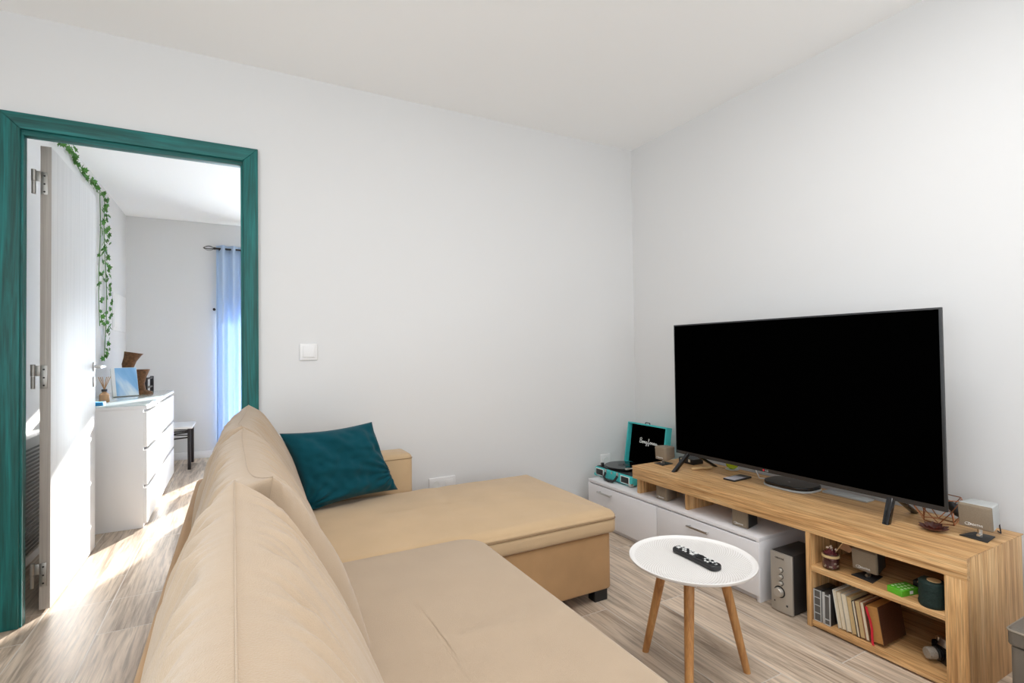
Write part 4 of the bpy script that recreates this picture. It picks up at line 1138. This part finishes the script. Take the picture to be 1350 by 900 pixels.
for a in range(14):
    for i in range(nx):
        bm.faces.new([vf[a][i], vf[a][i+1], vf[a+1][i+1], vf[a+1][i]]); bm.faces.new([vb[a][i], vb[a+1][i], vb[a+1][i+1], vb[a][i+1]])
    for i in (0, nx): bm.faces.new([vf[a][i], vf[a+1][i], vb[a+1][i], vb[a][i]])
for a in (0, 14):
    for i in range(nx): bm.faces.new([vf[a][i], vb[a][i], vb[a][i+1], vf[a][i+1]])
bmesh.ops.recalc_face_normals(bm, faces=bm.faces)
cu = single('curtain', bm, M_curtain, 'light blue curtain hanging in folds at the bedroom window', 'curtain', None, 180)
# translucent cloth: part of the light goes through
nt = M_curtain.node_tree; b = nt.nodes['Principled BSDF']; tr = nt.nodes.new('ShaderNodeBsdfTranslucent'); tr.inputs['Color'].default_value = (.62, .72, .88, 1)
mx = nt.nodes.new('ShaderNodeMixShader'); mx.inputs[0].default_value = .24
out = [n for n in nt.nodes if n.type == 'OUTPUT_MATERIAL'][0]
nt.links.new(b.outputs[0], mx.inputs[1]); nt.links.new(tr.outputs[0], mx.inputs[2]); nt.links.new(mx.outputs[0], out.inputs['Surface'])
bm = BM(); lathe(bm, [(.014, 0), (.014, .004), (.005, .006), (.005, .045), (.013, .047), (.013, .055), (0, .056)], (-.212, BY1, 1.597), 16, (0, -1, 0))
single('tieback_hook', bm, M_iron, 'small dark curtain tieback hook on the bedroom wall', 'hook')

# radiator behind the door
rd = thing('radiator', 'white radiator with a perforated front behind the open bedroom door', 'radiator', (-.94, 3.5, .0))
bm = BM(); box(bm, BX0+.001, -.905, 3.02, 3.92, .12, .70, .006); mobj('radiator_case', bm, M_radi, rd)
bm = BM()
for k in range(34):
    for y in [3.06+.024*j for j in range(34)]:
        pass
for k in range(26): box(bm, -.9052, -.9022, 3.05, 3.89, .14+k*.020, .14+k*.020+.009)
mobj('grille', bm, M_bezel, rd)
bm = BM(); tube(bm, [(-.945, 3.06, .12), (-.945, 3.06, .0)], .009, 10); tube(bm, [(-.945, 3.86, .12), (-.945, 3.86, .0)], .009, 10); mobj('pipe', bm, M_steel, rd)
# ivy garland along the top of the left wall, then hanging straight down
iv = thing('ivy_garland', 'trailing green ivy garland hanging on the bedroom wall behind the door', 'garland', (BX0+.01, 5.4, 1.05))
path = [Vector((BX0+.012, y, 2.455+.02*math.sin(y*9))) for y in [3.7+.06*i for i in range(26)]]
path = [p+Vector((0, 0, -.05*max(0, p.y-4.4))) for p in path]
path2 = [path[-1]+Vector((.006, .07, .03))]+[Vector((BX0+.014, 5.44+.05*math.sin(z*5), z)) for z in [2.42-.045*i for i in range(31)]]
path3 = [path[-1]+Vector((.0, .05, .03))]+[Vector((BX0+.012, 5.24+.03*math.sin(z*6+1), z)) for z in [2.40-.05*i for i in range(22)]]
bm = BM()
for p in (path, path2, path3): tube(bm, p, .003, 6)
mobj('stem', bm, M_stem, iv)
bm = BM()
def leaf(c, s):
    yaw, pit, rol = random.uniform(-.9, .9), random.uniform(-.5, .5), random.uniform(-PI, PI)
    m = Matrix.Translation(c) @ Matrix.Rotation(yaw, 4, 'Z') @ Matrix.Rotation(pit, 4, 'Y') @ Matrix.Rotation(rol, 4, 'X')
    o = [(0, .9), (.28, .35), (.75, .35), (.45, -.05), (.62, -.5), (.18, -.38), (0, -.6), (-.18, -.38), (-.62, -.5), (-.45, -.05), (-.75, .35), (-.28, .35)]
    top = [bm.verts.new(m @ Vector((.10*s*abs(y), y*s, z*s))) for y, z in o]; bot = [bm.verts.new(m @ Vector((.10*s*abs(y)-.0015, y*s, z*s))) for y, z in o]
    ct = bm.verts.new(m @ Vector((0, 0, 0))); cb = bm.verts.new(m @ Vector((-.0015, 0, 0))); n = len(o)
    for i in range(n):
        j = (i+1) % n; bm.faces.new([ct, top[i], top[j]]); bm.faces.new([cb, bot[j], bot[i]]); bm.faces.new([top[i], bot[i], bot[j], top[j]])
for p, n in ((path, 60), (path2, 78), (path3, 30)):
    for k in range(n):
        t = (k+random.random()*.8)/n*(len(p)-1); i = min(int(t), len(p)-2); c = p[i].lerp(p[i+1], t-i)
        c = c+Vector((random.uniform(.004, .035), random.uniform(-.075, .075), random.uniform(-.02, .02)))
        leaf(c, random.uniform(.022, .036))
for v in bm.verts: v.co.x = max(v.co.x, BX0+.002)
mobj('leaves', bm, M_leafs, iv, 60)
# bed beyond the door jamb; it shades the floor from the low sun
bd = thing('bed', 'low bed under a white spread in the bedroom', 'bed', (1.35, 4.7, 0))
mobj('bed_base', box(BM(), .46, 2.45, 3.95, 5.60, .05, .28, .01), M_radi, bd)
bm = BM(); ringslab(bm, .45, 2.46, 3.93, 5.62, round_prof(.285, .50, .04, .07, .7, .01), .08); mobj('mattress', bm, M_bed, bd, 180)
for x in (.52, 2.38):
    for y in (4.0, 5.55): mobj('leg', box(BM(), x-.03, x+.03, y-.03, y+.03, 0, .052), M_radi, bd)

# ------------------------------------------------------------------ light
w = bpy.data.worlds.new('sky'); SC.world = w; w.use_nodes = True
bg = w.node_tree.nodes['Background']; bg.inputs['Color'].default_value = (.80, .90, 1, 1); bg.inputs['Strength'].default_value = 1.35
def sun(d, strength, col, ang):
    l = bpy.data.lights.new('sun', 'SUN'); l.energy = strength; l.color = col; l.angle = R(ang)
    o = bpy.data.objects.new('sun', l); COL.objects.link(o); o.rotation_euler = Vector(d).to_track_quat('-Z', 'Y').to_euler(); o.location = (1.5, 9, 4); return o
sun((-.44, -.90, -.235), 26., (1, .97, .94), .8)
def area(name, loc, d, sx, sy, power, col):
    l = bpy.data.lights.new(name, 'AREA'); l.shape = 'RECTANGLE'; l.size = sx; l.size_y = sy; l.energy = power; l.color = col
    o = bpy.data.objects.new(name, l); COL.objects.link(o); o.location = loc; o.rotation_euler = Vector(d).to_track_quat('-Z', 'Z').to_euler(); return o
area('daylight_left_window', (XL-.14, -.5, 1.2), (1, 0, 1.0), 2.3, 1.9, 60, (.90, .96, 1))
area('daylight_rear_window', (.5, YR-.14, 1.2), (0, 1, 1.8), 2.7, 1.9, 42, (.90, .96, 1))
# added ceiling fill panel, out of view, to brighten upward-facing surfaces
cl = thing('ceiling_fill_panel', 'added wide white fill panel on the ceiling, out of view', 'fill light', (.95, .65, ZC-.045))
bm = BM()
for a, b, c, d in ((.32, .35, .17, 1.13), (1.55, 1.58, .17, 1.13), (.35, 1.55, .17, .20), (.35, 1.55, 1.10, 1.13)): box(bm, a, b, c, d, ZC-.045, ZC, .002)
mobj('frame', bm, M_white, cl)
me_, nt_, b_ = new_mat('fill_diffuser'); b_.inputs['Emission Color'].default_value = (1, .97, .93, 1); b_.inputs['Emission Strength'].default_value = 2.
mobj('diffuser', box(BM(), .35, 1.55, .20, 1.10, ZC-.034, ZC-.030), me_, cl)
area('ceiling_fill_light', (.95, .65, ZC-.05), (0, 0, -1), 1.18, .88, 21.5, (.97, .98, 1))  # fill light of the added panel, lifts tops of furniture
area('daylight_bedroom_window', ((WX0+WX1)/2, BY1+.30, .8), (0, -1, .15), .9, 1.5, 140, (.84, .93, 1))

# ------------------------------------------------------------------ camera
f, yaw, pit, rol = 676.1, .4931, .0188, -.013635
F = Vector((math.sin(yaw)*math.cos(pit), math.cos(yaw)*math.cos(pit), math.sin(pit)))
r0 = Vector((math.cos(yaw), -math.sin(yaw), 0)); u0 = r0.cross(F)
rt = r0*math.cos(rol)+u0*math.sin(rol); up = -r0*math.sin(rol)+u0*math.cos(rol)
cd_ = bpy.data.cameras.new('camera'); cd_.sensor_width = 36; cd_.lens = f/1350*36; cd_.clip_start = .02
co = bpy.data.objects.new('camera', cd_); COL.objects.link(co)
mw = Matrix((rt, up, -F)).transposed().to_4x4(); mw.translation = Vector((0, 0, 1.10)); co.matrix_world = mw
SC.camera = co
vs = SC.view_settings; vs.view_transform = 'Standard'; vs.look = 'None'; vs.gamma = 1; vs.use_curve_mapping = False; vs.exposure = 0.0
SC.cycles.max_bounces = 10; SC.cycles.diffuse_bounces = 8
SC.cycles.use_denoising = True
